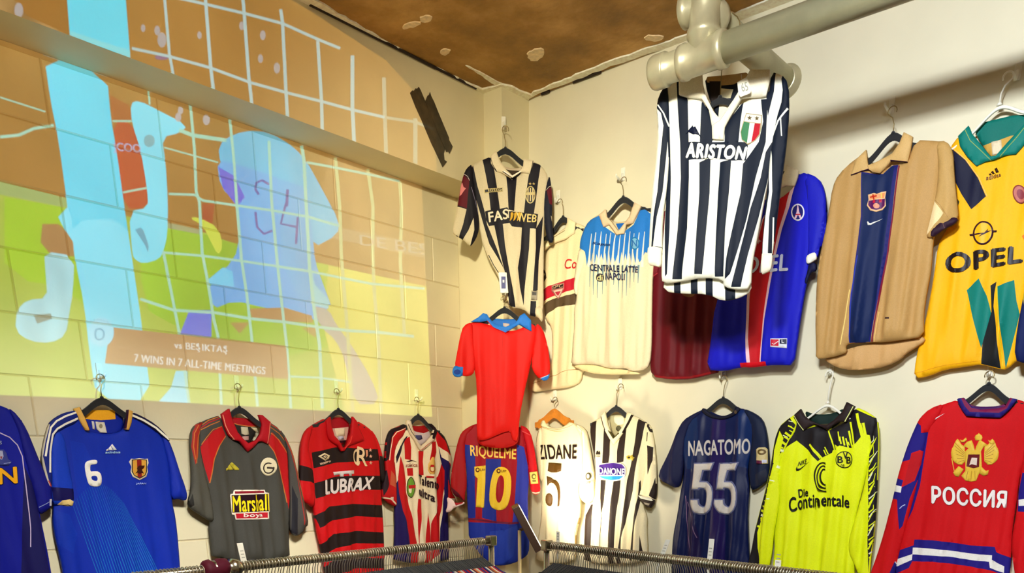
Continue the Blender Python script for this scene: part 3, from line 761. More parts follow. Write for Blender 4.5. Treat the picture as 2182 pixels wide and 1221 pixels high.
G.piece('body', a([(300, 160), (220, 185), (160, 210), (128, 250), (125, 340), (135, 420), (160, 560), (190, 700), (215, 850), (225, 960), (215, 1010), (225, 1120), (245, 1280), (830, 1280), (820, 1100), (822, 900), (826, 780), (815, 600), (812, 450), (790, 340), (740, 260), (690, 225), (640, 205), (620, 330), (560, 390), (490, 440), (430, 370), (350, 330)]), GR,
        [(RD, a([(300, 245), (230, 280), (160, 370), (135, 410), (170, 560), (205, 680), (214, 620), (235, 500), (275, 395), (330, 320)])), (OR, stroke(a([(300, 245), (230, 270), (180, 330), (145, 385)]), 1.6)), (OR, stroke(a([(330, 320), (275, 395), (235, 500), (216, 620), (206, 680)]), 2)),
         (RD, a([(672, 290), (740, 350), (800, 440), (820, 560), (825, 780), (812, 880), (790, 750), (740, 560), (690, 440), (652, 380)])), (OR, stroke(a([(668, 298), (730, 345), (800, 450)]), 1.6)), (OR, stroke(a([(652, 380), (690, 440), (735, 560), (775, 700), (800, 830)]), 1.6)),
         (OR, stroke(a([(285, 170), (200, 200), (140, 240)]), 1.8)), (RD, stroke(a([(285, 184), (200, 216), (140, 258)]), 2)), (OR, stroke(a([(285, 205), (210, 235), (135, 275)]), 1.8)), ((180, 60, 40), stroke(a([(665, 225), (740, 268), (800, 350)]), 2.5)), (OR, stroke(a([(668, 255), (735, 298), (795, 370)]), 1.6))], k=1.1)
_, HL = G.piece('sleeve', a([(160, 205), (100, 235), (70, 280), (58, 360), (68, 480), (72, 600), (70, 740), (42, 830), (55, 870), (110, 905), (180, 950), (238, 985), (232, 880), (210, 760), (180, 640), (150, 500), (130, 380), (135, 260)]), (84, 82, 72),
        [((176, 44, 34), a([(160, 205), (100, 235), (72, 290), (62, 400), (90, 540), (110, 480), (118, 360), (125, 260)])), (OR, stroke(a([(120, 235), (84, 300), (76, 400), (92, 500)]), 1.6)), (OR, stroke(a([(138, 255), (112, 330), (104, 430), (100, 530)]), 1.6)), ((30, 28, 24), a([(72, 760), (42, 830), (55, 870), (80, 850)]))], lift=.007, label='charcoal sleeve with red and orange stripes')
G.piece('sleeve', a([(740, 262), (790, 330), (840, 440), (870, 560), (895, 680), (925, 800), (945, 900), (962, 1000), (930, 1020), (925, 1050), (872, 1092), (830, 1060), (824, 960), (828, 800), (820, 640), (815, 480), (790, 360)]), (80, 76, 70),
        [(OR, stroke(a([(790, 350), (840, 460), (880, 620), (915, 800), (935, 980)]), 1.6)), ((176, 50, 40), stroke(a([(780, 330), (825, 440), (865, 600), (895, 800), (915, 1000)]), 2)), ((40, 38, 46), a([(832, 700), (872, 800), (876, 1080), (830, 1058)]))], lift=.007, label='charcoal sleeve with red and orange stripes')
G.piece('collar', a([(348, 112), (292, 152), (310, 240), (340, 310), (385, 350), (430, 360), (455, 392), (488, 440), (540, 400), (570, 362), (600, 360), (650, 384), (662, 215), (600, 160), (575, 158), (600, 230), (590, 300), (560, 350), (520, 368), (488, 374), (450, 340), (410, 290), (385, 230), (362, 170)]), (190, 12, 30), [((240, 150, 120), stroke(a([(296, 158), (316, 240), (345, 300), (384, 348)]), 1.4)), ((240, 150, 120), stroke(a([(657, 220), (650, 300), (638, 380)]), 1.4))], lift=.013, puff=.004, k=.5, smooth=0, label='dark red ribbed polo collar')
for q in ([(330, 568), (346, 560), (352, 578), (328, 584)], [(344, 556), (358, 538), (384, 578), (356, 580)], [(360, 534), (374, 520), (424, 570), (424, 582), (392, 580)]): G.decal('maker_mark', a(q), (190, 176, 50))
G.decal('crest', a(ellipse(650, 555, 57, 70, 26)), (226, 214, 176), [((60, 50, 40), a(ellipse(650, 566, 40, 44, 18))), ((226, 214, 176), a(ellipse(650, 566, 30, 34, 16))), ((226, 214, 176), a([(650, 540), (700, 520), (700, 556), (655, 562)])), ((60, 50, 40), a([(640, 556), (690, 560), (690, 574), (640, 570)]))])
d = G.decal('sponsor_box', a([(392, 738), (400, 732), (620, 732), (626, 750), (655, 756), (662, 895), (652, 905), (652, 952), (640, 958), (412, 962), (402, 924), (376, 920), (362, 780), (368, 764), (388, 762)]), (240, 226, 206), [((150, 16, 36), a([(398, 744), (616, 740), (618, 756), (400, 762)])), ((38, 8, 22), a([(374, 774), (648, 762), (654, 895), (380, 908)])), ((196, 16, 36), a([(408, 914), (644, 904), (644, 946), (416, 952)]))], label='maroon sponsor box with a white rim')
G.text('sponsor_lettering', 'Marshall', a([(380, 782), (648, 766), (654, 888), (386, 902)]), (246, 218, 20), .03, space=.92, lift=.0058)
G.text('sponsor_lettering', 'boya', a([(456, 910), (612, 910), (612, 944), (456, 950)]), (238, 226, 214), .03, lift=.0058)
G.done()

# ---------- 4 red and black hoops
a = Z(620, 820, 3.045); G = Garment('football_jersey', 'red and black hooped polo jersey with white oil sponsor lettering', LEFT.off(.05), 4, 1.0)
RD, BK = (214, 8, 16), (34, 18, 16)
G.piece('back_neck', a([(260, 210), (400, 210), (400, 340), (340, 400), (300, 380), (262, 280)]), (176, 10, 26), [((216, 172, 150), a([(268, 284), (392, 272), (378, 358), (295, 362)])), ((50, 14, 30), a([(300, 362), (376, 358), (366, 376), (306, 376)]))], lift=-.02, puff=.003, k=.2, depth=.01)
G.decal('care_label', a([(300, 282), (364, 280), (362, 330), (310, 334)]), (234, 214, 176), lift=.003); G.decal('care_label', a([(322, 334), (352, 330), (360, 352), (326, 356)]), (190, 180, 190), lift=.003); G.body = None
bands = [[(135, 440), (290, 405), (420, 412), (575, 418), (582, 490), (430, 498), (290, 505), (150, 542)], [(150, 640), (290, 595), (430, 590), (588, 590), (592, 682), (430, 680), (290, 695), (165, 738)], [(160, 850), (250, 790), (400, 772), (598, 782), (604, 862), (430, 852), (270, 880), (190, 928)], [(190, 1040), (280, 968), (430, 948), (608, 958), (614, 1030), (430, 1028), (290, 1060), (215, 1110)], [(215, 1190), (290, 1130), (420, 1118), (620, 1128), (620, 1190), (430, 1190), (300, 1230), (240, 1280)]]
G.piece('body', a([(240, 212), (170, 250), (110, 290), (90, 400), (140, 540), (150, 640), (158, 800), (175, 930), (200, 1050), (225, 1170), (245, 1300), (612, 1300), (612, 1180), (608, 1000), (602, 860), (592, 700), (585, 560), (575, 420), (560, 330), (500, 270), (430, 230), (400, 300), (370, 380), (345, 432), (325, 430), (300, 370), (270, 290)]), RD, [(BK, a(p)) for p in bands], k=1.1)
G.piece('sleeve', a([(150, 262), (105, 290), (78, 350), (68, 440), (66, 560), (62, 680), (72, 745), (110, 770), (155, 800), (160, 700), (150, 600), (135, 500), (112, 400)]), RD, [(BK, a([(60, 520), (125, 540), (150, 560), (152, 640), (120, 628), (60, 620)]))], lift=.006, label='red sleeve with one black hoop')
G.piece('sleeve', a([(520, 285), (560, 340), (590, 420), (608, 520), (612, 610), (606, 640), (590, 610), (582, 500), (570, 420), (545, 350)]), RD, [(BK, a([(578, 460), (612, 470), (625, 640), (590, 640)]))], lift=.004, label='red sleeve with one black hoop')
G.piece('collar', a([(250, 208), (225, 230), (228, 300), (240, 350), (270, 378), (300, 392), (320, 432), (340, 428), (358, 400), (376, 392), (470, 358), (440, 290), (420, 235), (395, 206), (388, 280), (385, 330), (366, 370), (345, 410), (330, 405), (305, 362), (275, 330), (258, 270)]), (206, 6, 18), [((236, 70, 50), stroke(a([(345, 412), (375, 372), (388, 330)]), 1.2)), ((110, 8, 20), stroke(a([(440, 290), (470, 356)]), 1.6))], lift=.013, puff=.004, k=.5, smooth=0, label='red polo collar')
c = Z(640, 860, 6.105)
G.decal('maker_mark', c([(232, 685), (300, 642), (378, 674), (365, 718), (312, 745)]), (228, 206, 160), [(BK, c([(262, 688), (304, 660), (350, 682), (340, 706), (312, 724)])), ((228, 206, 160), c([(284, 690), (308, 674), (334, 686), (330, 700), (312, 710)])), (BK, c([(300, 691), (310, 684), (320, 690), (312, 698)]))])
G.text('maker_lettering', 'umbro', c([(246, 762), (386, 732), (390, 758), (252, 796)]), (222, 190, 160), .05)
CRC = (232, 200, 150)
G.text('monogram', 'C', c([(680, 600), (760, 590), (770, 800), (690, 790)]), CRC, .02); G.text('monogram', 'R', c([(735, 560), (850, 590), (860, 810), (730, 800)]), (238, 206, 160), .02, lift=.0055); G.text('monogram', 'I', c([(842, 606), (866, 606), (866, 680), (850, 700)]), (232, 150, 110), .0)
for p in ((902, 606), (906, 688), (908, 772)): G.decal('star', c(star(p[0], p[1], 24)), (240, 180, 150))
G.text('sponsor_lettering', 'LUBRAX', c([(296, 1000), (946, 955), (905, 1112), (318, 1180)]), (226, 212, 204), .05, .12, space=.95)
G.decal('sponsor_mark', c([(430, 890), (690, 866), (692, 912), (660, 916), (662, 940), (626, 940), (618, 914), (560, 918), (558, 950), (520, 950), (512, 920), (440, 936)]), (222, 206, 200))
G.done()

# ---------- 5 red white stripes with green oval
a = Z(800, 880, 4.07); G = Garment('football_jersey', 'red and white striped jersey with navy side panels and a green oval sponsor', LEFT.off(.05), 5, .9)
RD, WH2, NV = (206, 12, 20), (240, 222, 186), (34, 22, 92)
G.piece('back_neck', a([(314, 106), (360, 112), (420, 112), (460, 104), (520, 200), (440, 280), (390, 290), (330, 200)]), (206, 190, 190), [((176, 12, 20), a([(310, 90), (500, 110), (505, 150), (440, 175), (370, 160), (325, 130)]))], lift=-.02, puff=.003, k=.2, depth=.01)
G.decal('care_label', a([(366, 192), (420, 192), (428, 222), (398, 236), (378, 222)]), (70, 70, 120), lift=.003); G.body = None
G.piece('body', a([(285, 130), (240, 160), (195, 200), (165, 290), (175, 420), (188, 560), (200, 640), (192, 720), (186, 860), (188, 1000), (182, 1190), (180, 1300), (640, 1300), (644, 1180), (640, 1000), (636, 820), (640, 700), (640, 560), (655, 450), (640, 300), (600, 200), (545, 160), (515, 180), (470, 250), (390, 325), (350, 250), (310, 180)]), WH2,
        [(NV, a([(186, 640), (205, 560), (240, 800), (300, 1050), (330, 1300), (170, 1300), (182, 900)])), (RD, a([(212, 372), (250, 480), (270, 640), (290, 800), (340, 1000), (372, 1180), (380, 1300), (315, 1300), (290, 1060), (235, 850), (210, 700), (200, 560)])),
         (RD, a([(250, 225), (300, 205), (312, 300), (308, 410), (258, 400)])), (RD, a([(275, 480), (326, 476), (330, 545), (280, 545)])), (RD, a([(375, 330), (420, 330), (412, 420), (420, 540), (372, 540), (368, 430)])), (RD, a([(490, 255), (525, 245), (530, 340), (510, 420), (470, 410)])),
         (RD, a([(365, 745), (395, 750), (390, 900), (380, 1080), (380, 1190), (368, 1000), (360, 850)])), (RD, a([(530, 560), (600, 500), (600, 640), (560, 900), (560, 1190), (480, 1300), (475, 1120), (485, 960), (540, 800)])), (RD, a([(455, 860), (470, 980), (476, 1060), (470, 1300), (430, 1300), (440, 1080)])), (NV, a([(575, 440), (640, 470), (640, 1300), (556, 1300), (565, 1000), (600, 700)])), (NV, a([(545, 290), (575, 330), (600, 420), (640, 500), (620, 540), (590, 480), (560, 390)])), (RD, a([(575, 440), (600, 500), (598, 640), (570, 760), (545, 700), (540, 560)])), ((28, 12, 40), a([(268, 205), (282, 200), (230, 290), (200, 400), (188, 440), (182, 380), (210, 290)]))], k=1.0)
_, HL = G.piece('sleeve', a([(270, 90), (200, 120), (140, 145), (110, 210), (98, 300), (92, 420), (100, 500), (75, 600), (60, 700), (70, 740), (130, 790), (190, 815), (188, 720), (186, 600), (175, 480), (165, 380), (185, 270), (260, 180)]), RD,
        [((30, 10, 20), a([(270, 90), (200, 120), (140, 145), (110, 210), (98, 300), (92, 420), (112, 400), (124, 300), (135, 215), (165, 165), (275, 120)])), (WH2, stroke(a([(272, 128), (180, 165), (145, 210), (128, 310), (118, 410)]), 1.6)), (WH2, a([(170, 320), (205, 290), (180, 420), (160, 430)])), ((206, 90, 60), a([(130, 500), (180, 560), (180, 650), (120, 620)])), (WH2, stroke(a([(62, 735), (130, 745), (186, 800)]), 3)), ((236, 200, 180), a([(120, 730), (150, 728), (150, 760), (128, 756)])), ((40, 10, 24), a([(60, 590), (100, 490), (110, 620), (70, 720)]))], lift=.006, label='red left sleeve with black and white shoulder stripes')
G.piece('sleeve', a([(535, 152), (590, 185), (628, 260), (655, 350), (660, 440), (645, 520), (650, 640), (665, 690), (700, 740), (690, 800), (640, 870), (632, 800), (640, 640), (625, 520), (590, 430), (545, 320), (520, 200)]), RD,
        [((30, 10, 20), a([(535, 152), (590, 185), (628, 260), (655, 350), (640, 350), (600, 240), (550, 185)])), (WH2, a([(545, 290), (600, 330), (650, 370), (658, 450), (620, 420), (570, 380)])), (NV, a([(570, 380), (620, 420), (655, 470), (645, 640), (620, 520)])), ((240, 220, 200), a([(650, 740), (700, 740), (690, 800), (640, 870), (632, 820)]))], lift=.006, label='red right sleeve with white and navy panels')
G.piece('collar', a([(275, 62), (268, 90), (290, 170), (330, 230), (388, 330), (430, 300), (500, 240), (525, 170), (515, 130), (480, 95), (455, 92), (500, 140), (490, 190), (440, 250), (392, 290), (350, 240), (330, 180), (312, 120), (300, 70)]), (226, 206, 176), [((30, 10, 16), stroke(a([(275, 100), (300, 160), (340, 220)]), 1.2)), ((34, 12, 20), a([(455, 92), (480, 95), (515, 130), (525, 170), (500, 230), (480, 220), (500, 150)])), ((196, 20, 20), stroke(a([(388, 322), (430, 285), (490, 240)]), 1.2))], lift=.012, puff=.004, k=.4, smooth=0, label='white and black v-neck collar')
G.text('maker_lettering', 'atlética', a([(262, 438), (350, 432), (352, 466), (262, 470)]), (150, 60, 50), .01)
G.decal('maker_mark', a([(268, 422), (310, 405), (350, 425), (316, 416), (290, 424)]), (50, 20, 30))
G.decal('sponsor_oval', a(ellipse(306, 645, 42, 100, 24)), (240, 224, 190), [((60, 40, 30), a(ellipse(306, 645, 37, 92, 22))), ((110, 164, 50), a(ellipse(306, 645, 31, 84, 22))), ((240, 224, 190), a(ellipse(298, 660, 12, 36, 16))), ((200, 20, 30), a([(285, 626), (344, 622), (344, 652), (287, 656)]))], label='green oval sponsor badge')
G.decal('crest', a([(470, 420), (485, 382), (505, 382), (516, 430), (518, 490), (500, 530), (470, 528), (454, 495), (456, 445)]), (226, 180, 90), [((180, 90, 40), a(ellipse(486, 482, 22, 34, 14))), ((236, 210, 150), a(ellipse(486, 482, 14, 24, 12))), ((200, 30, 30), a([(474, 450), (500, 450), (500, 470), (474, 470)]))])
G.text('sponsor_lettering', 'Talento', a([(364, 535), (548, 590), (544, 668), (364, 612)]), (42, 20, 30), .05, lift=.0045)
G.text('sponsor_lettering', 'ultra', a([(366, 640), (502, 705), (500, 772), (368, 716)]), (42, 20, 30), .05, lift=.0045)
G.decal('small_print', a([(440, 545), (498, 550), (496, 566), (442, 562)]), (206, 30, 30))
G.done()
# ---------- 6 corner, upper: black-white stripes with maroon sleeve
a = Z(950, 300, 3.132); DG = DIAG.off(.085)
G = Garment('football_jersey', 'black and white striped collared jersey with maroon sleeve patch, highest in the corner', DG, 6, .8)
ST, BK, MR = (206, 192, 158), (24, 20, 30), (96, 8, 28)
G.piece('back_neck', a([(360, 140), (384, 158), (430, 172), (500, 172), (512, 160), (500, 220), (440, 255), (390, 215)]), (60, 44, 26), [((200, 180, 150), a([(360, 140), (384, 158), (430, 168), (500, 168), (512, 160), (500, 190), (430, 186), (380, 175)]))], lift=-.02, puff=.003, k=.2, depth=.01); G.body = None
G.piece('body', a([(300, 100), (245, 122), (180, 150), (165, 230), (190, 330), (205, 450), (225, 580), (248, 690), (290, 790), (345, 890), (395, 1010), (430, 1110), (520, 1118), (560, 1160), (600, 1170), (640, 1180), (655, 1060), (652, 940), (655, 800), (655, 600), (665, 420), (690, 240), (640, 160), (575, 130), (540, 180), (490, 230), (442, 262), (395, 230), (345, 180)]), ST,
        [(BK, a([(180, 150), (190, 200), (210, 300), (240, 400), (262, 480), (275, 560), (340, 720), (390, 860), (345, 780), (290, 690), (235, 500), (190, 350), (165, 250)])), (BK, a([(245, 125), (295, 105), (320, 180), (340, 300), (362, 460), (300, 470), (285, 330), (265, 220)])), (BK, a([(402, 215), (442, 260), (475, 235), (466, 340), (456, 470), (418, 460), (412, 330)])), (BK, a([(575, 140), (635, 158), (618, 260), (600, 400), (585, 500), (520, 490), (535, 350), (552, 240)])),
         (BK, a([(262, 470), (410, 445), (425, 470), (616, 490), (602, 590), (440, 572), (425, 548), (288, 572), (270, 530)])), (BK, a([(322, 560), (380, 550), (395, 700), (420, 840), (445, 980), (465, 1110), (425, 1100), (400, 900), (360, 740)])), (BK, a([(508, 575), (562, 580), (555, 720), (540, 860), (525, 1000), (520, 1100), (495, 980), (480, 850), (500, 720)])), (BK, a([(600, 590), (650, 500), (640, 640), (620, 800), (612, 1000), (580, 1010), (590, 850), (600, 720)])), (BK, a([(565, 1070), (602, 1072), (600, 1180), (562, 1160)])), (BK, stroke(a([(285, 760), (320, 830), (352, 880)]), 1.5))], k=1.0)
G.piece('sleeve', a([(178, 152), (140, 180), (118, 225), (100, 300), (84, 400), (68, 490), (44, 600), (60, 625), (112, 652), (160, 702), (185, 680), (215, 620), (225, 560), (215, 470), (200, 380), (180, 270)]), BK,
        [(MR, a([(118, 225), (158, 270), (150, 330), (140, 455), (78, 430), (95, 330)])), (ST, a([(68, 436), (138, 460), (115, 560), (88, 640), (40, 612)])), (ST, a([(185, 520), (190, 600), (160, 710), (112, 660), (150, 600)])), ((210, 190, 190), stroke(a([(122, 222), (145, 240), (158, 268)]), 1)), ((220, 130, 130), a([(100, 290), (110, 280), (118, 310), (134, 320), (118, 340), (104, 360), (92, 370), (96, 330)])), ((150, 140, 170), stroke(a([(170, 310), (196, 400), (220, 500)]), .8))], lift=.006, label='black sleeve with a maroon patch and white stripes')
G.piece('sleeve', a([(692, 226), (705, 300), (712, 420), (708, 520), (716, 600), (720, 676), (690, 676), (668, 600), (655, 480), (660, 360), (675, 280)]), (18, 22, 40), [(MR, a([(672, 330), (706, 308), (710, 430), (690, 420)])), (ST, stroke(a([(668, 330), (688, 308), (706, 300)]), 1)), (ST, a([(700, 500), (712, 510), (714, 545), (706, 535)]))], lift=.005, label='dark sleeve with a maroon patch')
CL = (222, 206, 170)
G.piece('collar', a([(335, 70), (300, 100), (300, 150), (335, 205), (375, 215), (442, 256), (505, 212), (560, 222), (575, 180), (585, 135), (520, 125), (515, 170), (495, 205), (442, 236), (400, 195), (370, 150), (350, 110)]), CL, [((20, 20, 30), stroke(a([(296, 105), (310, 160), (338, 208)]), 1.2)), ((20, 20, 30), stroke(a([(580, 140), (572, 180), (562, 222)]), 1.2)), ((20, 20, 34), stroke(a([(378, 210), (442, 254), (503, 214)]), 1.6)), ((238, 234, 224), stroke(a([(385, 206), (442, 242), (498, 206)]), 1.8))], lift=.013, puff=.004, k=.4, smooth=0, label='cream collar with black piping')
G.decal('maker_box', a([(256, 325), (378, 312), (380, 338), (258, 350)]), (196, 178, 120), [(BK, a([(260, 329), (374, 316), (376, 334), (262, 346)]))])
G.text('maker_lettering', 'lotto', a([(282, 322), (370, 316), (372, 334), (284, 342)]), (206, 190, 130), .02, lift=.0058)
G.decal('crest', a(ellipse(564, 362, 33, 58, 22)), (196, 176, 120), [(BK, a(ellipse(564, 362, 27, 51, 20)))] + [((206, 186, 130), a([(x - 4, 318), (x + 4, 318), (x + 3, 405), (x - 4, 405)])) for x in (548, 564, 580)] + [((196, 176, 120), a([(536, 346), (592, 346), (592, 364), (536, 364)]))])
for x in (562, 586): G.decal('star', a(star(x, 288, 10)), (200, 176, 110))
G.text('sponsor_lettering', 'FAS', a([(276, 482), (410, 458), (418, 520), (290, 548)]), (228, 214, 184), .03, .1, lift=.0045)
G.text('sponsor_lettering', 'WEB', a([(470, 478), (606, 500), (600, 548), (480, 540)]), (228, 196, 120), .02, .1, lift=.0045)
G.text('sponsor_lettering', 'T', a([(404, 462), (430, 466), (428, 520), (410, 516)]), (228, 214, 184), .02, lift=.0045)
for x in (432, 456, 480): G.decal('sponsor_mark', smooth_poly(a([(x, 478), (x + 22, 482), (x + 14, 520), (x - 8, 540), (x, 510)]), 1), (214, 170, 50), lift=.0045)
G.piece('hem_curl', a([(600, 1100), (640, 1110), (650, 1180), (640, 1215), (625, 1185), (594, 1165)]), ST, lift=.01, puff=.006, smooth=1, label='turned-up corner of the hem')
G.decal('size_patch', a([(570, 1002), (612, 1006), (608, 1066), (568, 1062)]), (150, 140, 120), [((60, 54, 50), a([(576, 1010), (604, 1014), (602, 1034), (576, 1032)]))])
G.done(); JUV = G
# security tag with small blue screen hanging at the hem
tg = thing('security_tag', 'small white tag with a blue window pinned to the topmost corner jersey', 'tag')
DG2 = DIAG.off(.12); mb = MB(); c0 = DG2.at(a([(384, 948)])[0]); mb.obox(c0, DG2.U * .021, DG2.V * .047 + DG2.U * -.004, DG2.N * .005); o = mb.build('tag_body', WHITE_PLASTIC, tg); bv = o.modifiers.new('bevel', 'BEVEL'); bv.width = .004; bv.segments = 2
mb = MB(); mb.obox(c0 + DG2.N * .0055, DG2.U * .011, DG2.V * .027, DG2.N * .001); mb.build('blue_window', mat('blue_print', (12, 20, 110), .3), tg)
mb = MB(); mb.obox(c0 + DG2.N * .007 + DG2.V * .006, DG2.U * .004, DG2.V * .006, DG2.N * .0006); mb.build('white_mark', WHITE_PLASTIC, tg); rebase(tg, c0)

# ---------- 7 corner, middle: red shirt with blue collar
a = Z(940, 640, 2.102); DR = DIAG.off(.15)
G = Garment('football_jersey', 'plain bright red polo shirt with sky blue collar and cuffs, hanging in the corner', DR, 7, .9)
RD, BLU = (232, 22, 14), (40, 122, 220)
G.piece('back_neck', a([(208, 74), (250, 78), (300, 82), (358, 76), (345, 110), (290, 130), (230, 112)]), (34, 110, 200), lift=-.02, puff=.003, k=.2, depth=.01); G.decal('care_label', a([(278, 98), (308, 102), (306, 122), (280, 120)]), (190, 170, 160), lift=.003); G.body = None
G.piece('back_panel', a([(160, 600), (200, 560), (345, 560), (352, 630), (320, 655), (270, 664), (200, 655), (165, 640)]), (196, 12, 8), lift=-.022, puff=.004, k=.3, depth=.012, label='inside of the back hem')
G.piece('body', a([(150, 92), (110, 110), (112, 180), (130, 250), (155, 320), (162, 440), (160, 540), (162, 628), (200, 626), (245, 606), (280, 590), (312, 584), (318, 625), (345, 630), (352, 520), (375, 400), (395, 320), (410, 240), (430, 160), (425, 115), (400, 100), (350, 130), (290, 140), (225, 110)]), RD,
        [((242, 90, 60), stroke(a([(162, 632), (200, 628), (245, 608), (280, 592), (310, 586)]), 1)), ((190, 10, 8), stroke(a([(276, 140), (272, 250)]), .7))], k=1.1)
_, HL = G.piece('sleeve', a([(140, 95), (100, 112), (85, 160), (72, 230), (60, 295), (75, 335), (130, 340), (152, 318), (152, 240), (145, 160)]), RD, [(BLU, a([(54, 296), (98, 300), (96, 345), (52, 332)]))], lift=.006, label='short red sleeve with a blue cuff')
G.piece('sleeve', a([(425, 98), (455, 125), (475, 190), (488, 270), (488, 340), (470, 362), (440, 350), (415, 320), (405, 290), (412, 220), (420, 160)]), RD, [(BLU, a([(488, 328), (450, 350), (440, 362), (470, 372), (492, 350)])), ((180, 200, 220), stroke(a([(442, 350), (480, 336)]), 1.5))], lift=.006, label='short red sleeve with a blue cuff')
G.piece('cuff', a([(62, 292), (92, 300), (98, 320), (92, 342), (64, 344), (50, 328), (52, 306)]), BLU, [((14, 60, 160), a(ellipse(72, 322, 16, 12, 12)))], lift=.010, puff=.004, k=.3, label='sky blue turned cuff')
G.piece('collar', a([(188, 58), (165, 78), (134, 96), (175, 98), (205, 92), (232, 122), (288, 146), (310, 132), (350, 108), (404, 140), (402, 90), (372, 58), (352, 70), (335, 102), (288, 120), (240, 108), (215, 80), (206, 64)]), BLU, [((230, 20, 60), stroke(a([(205, 92), (232, 122), (288, 146), (350, 110)]), 1))], lift=.012, puff=.004, k=.4, smooth=0, label='sky blue polo collar')
G.decal('maker_mark', a([(190, 178), (198, 172), (204, 178), (210, 166), (216, 176), (228, 170), (230, 198), (195, 206)]), (250, 140, 110), [((220, 60, 50), a([(200, 184), (222, 180), (223, 188), (202, 192)]))])
G.decal('crest', a(ellipse(354, 206, 38, 43, 26)), (236, 206, 180), [((150, 130, 100), a([(330, 185), (350, 175), (380, 185), (385, 205), (365, 210), (375, 235), (350, 225), (335, 230), (325, 210)])), ((120, 110, 100), a(ellipse(348, 190, 10, 9, 10))), ((200, 90, 60), a([(350, 205), (366, 205), (360, 222), (348, 218)]))])
G.done()

# ---------- 8 corner, lower: claret and blue with RIQUELME 10
a = Z(960, 880, 3.58); G = Garment('football_jersey', 'claret and blue jersey with yellow number 10 on its back, below the red shirt', DIAG.off(.06), 8, .9)
CR, BB_, YL = (168, 8, 30), (30, 46, 156), (236, 196, 50)
G.piece('body', a([(195, 80), (130, 110), (85, 150), (95, 250), (115, 380), (125, 480), (125, 620), (132, 720), (138, 860), (140, 960), (240, 1100), (330, 1165), (400, 1165), (480, 1150), (560, 1110), (598, 1070), (602, 980), (598, 880), (592, 760), (590, 640), (600, 520), (598, 400), (585, 280), (570, 160), (525, 95), (400, 60), (300, 60)]), CR,
        [(BB_, a([(105, 240), (185, 250), (190, 400), (185, 560), (190, 700), (190, 800), (130, 810), (124, 620), (125, 480)])), (BB_, a([(270, 350), (385, 350), (380, 500), (345, 640), (350, 830), (240, 800), (245, 640), (262, 500)])), ((50, 60, 180), a([(505, 240), (560, 260), (590, 400), (598, 520), (590, 640), (592, 760), (598, 870), (470, 850), (490, 700), (500, 520), (508, 380)])),
         ((26, 52, 168), a([(120, 832), (300, 838), (470, 850), (610, 830), (620, 1100), (480, 1180), (330, 1190), (120, 1100)])), ((110, 16, 60), stroke(a([(120, 808), (200, 812), (300, 828), (460, 842), (520, 838)]), 4)), ((36, 66, 182), a([(300, 905), (420, 890), (520, 850), (500, 960), (480, 1090), (400, 1150), (300, 1165)]))], k=1.0)
G.piece('sleeve', a([(195, 82), (130, 110), (80, 150), (55, 220), (30, 330), (12, 430), (0, 520), (8, 600), (40, 640), (60, 640), (110, 680), (112, 600), (125, 560), (118, 450), (110, 330), (110, 200)]), (172, 10, 18), [((90, 10, 30), a([(0, 560), (60, 610), (110, 680), (108, 700), (40, 660)]))], lift=.006, label='claret sleeve')
G.piece('cuff', a([(-30, 640), (10, 655), (40, 690), (105, 676), (108, 692), (60, 712), (25, 722), (0, 752), (-40, 760), (-20, 700)]), (236, 206, 200), [((170, 20, 30), a([(20, 660), (100, 672), (90, 690), (40, 706)]))], lift=.010, puff=.003, k=.4, label='white and claret turned cuff')
G.piece('sleeve', a([(525, 92), (575, 105), (612, 150), (635, 240), (650, 340), (665, 440), (680, 520), (688, 600), (660, 625), (625, 615), (605, 560), (600, 440), (590, 320), (570, 200)]), (206, 8, 24), [((226, 90, 90), stroke(a([(530, 130), (570, 150), (610, 170)]), 1.5)), ((236, 200, 170), stroke(a([(612, 604), (650, 612), (686, 604)]), 2.5))], lift=.006, label='glossy red sleeve')
HS = HL_ = None
G.decal('sleeve_patch', a([(602, 452), (660, 446), (668, 538), (612, 542)]), (214, 196, 100), [((120, 100, 40), a(ellipse(634, 484, 18, 22, 14))), ((214, 196, 100), a(ellipse(636, 486, 10, 12, 12))), ((130, 110, 50), a([(622, 512), (650, 510), (652, 524), (624, 526)]))], lift=.012)
G.text('name_lettering', 'RIQUELME', a([(150, 246), (500, 276), (496, 366), (154, 340)]), (244, 200, 90), .03, space=.9)
G.decal('number', smooth_poly(a([(182, 410, 1), (268, 400, 1), (266, 520, 1), (255, 722, 1), (192, 716, 1), (206, 500, 1), (182, 478, 1)]), 1), YL, label='yellow numeral one')
G.decal('number', smooth_poly(a([(378, 408), (430, 420), (458, 470), (464, 540), (455, 640), (430, 720), (380, 746), (320, 730), (296, 690), (296, 600), (310, 500), (335, 430)]), 1), YL, [(CR, smooth_poly(a([(382, 470), (405, 490), (410, 550), (400, 630), (378, 686), (356, 680), (345, 640), (348, 560), (362, 495)]), 1))], label='yellow numeral zero')
for x, y in ((206, 434), (366, 442)):
    G.decal('league_mark', a(ellipse(x, y, 16, 18, 14)), (110, 50, 30), [(YL, a(ellipse(x, y, 8, 9, 10)))], lift=.0050); G.text('league_lettering', 'LFP', a([(x + 20, y - 10), (x + 58, y - 6), (x + 58, y + 10), (x + 20, y + 8)]), (130, 80, 30), .02, lift=.0058)
G.done()

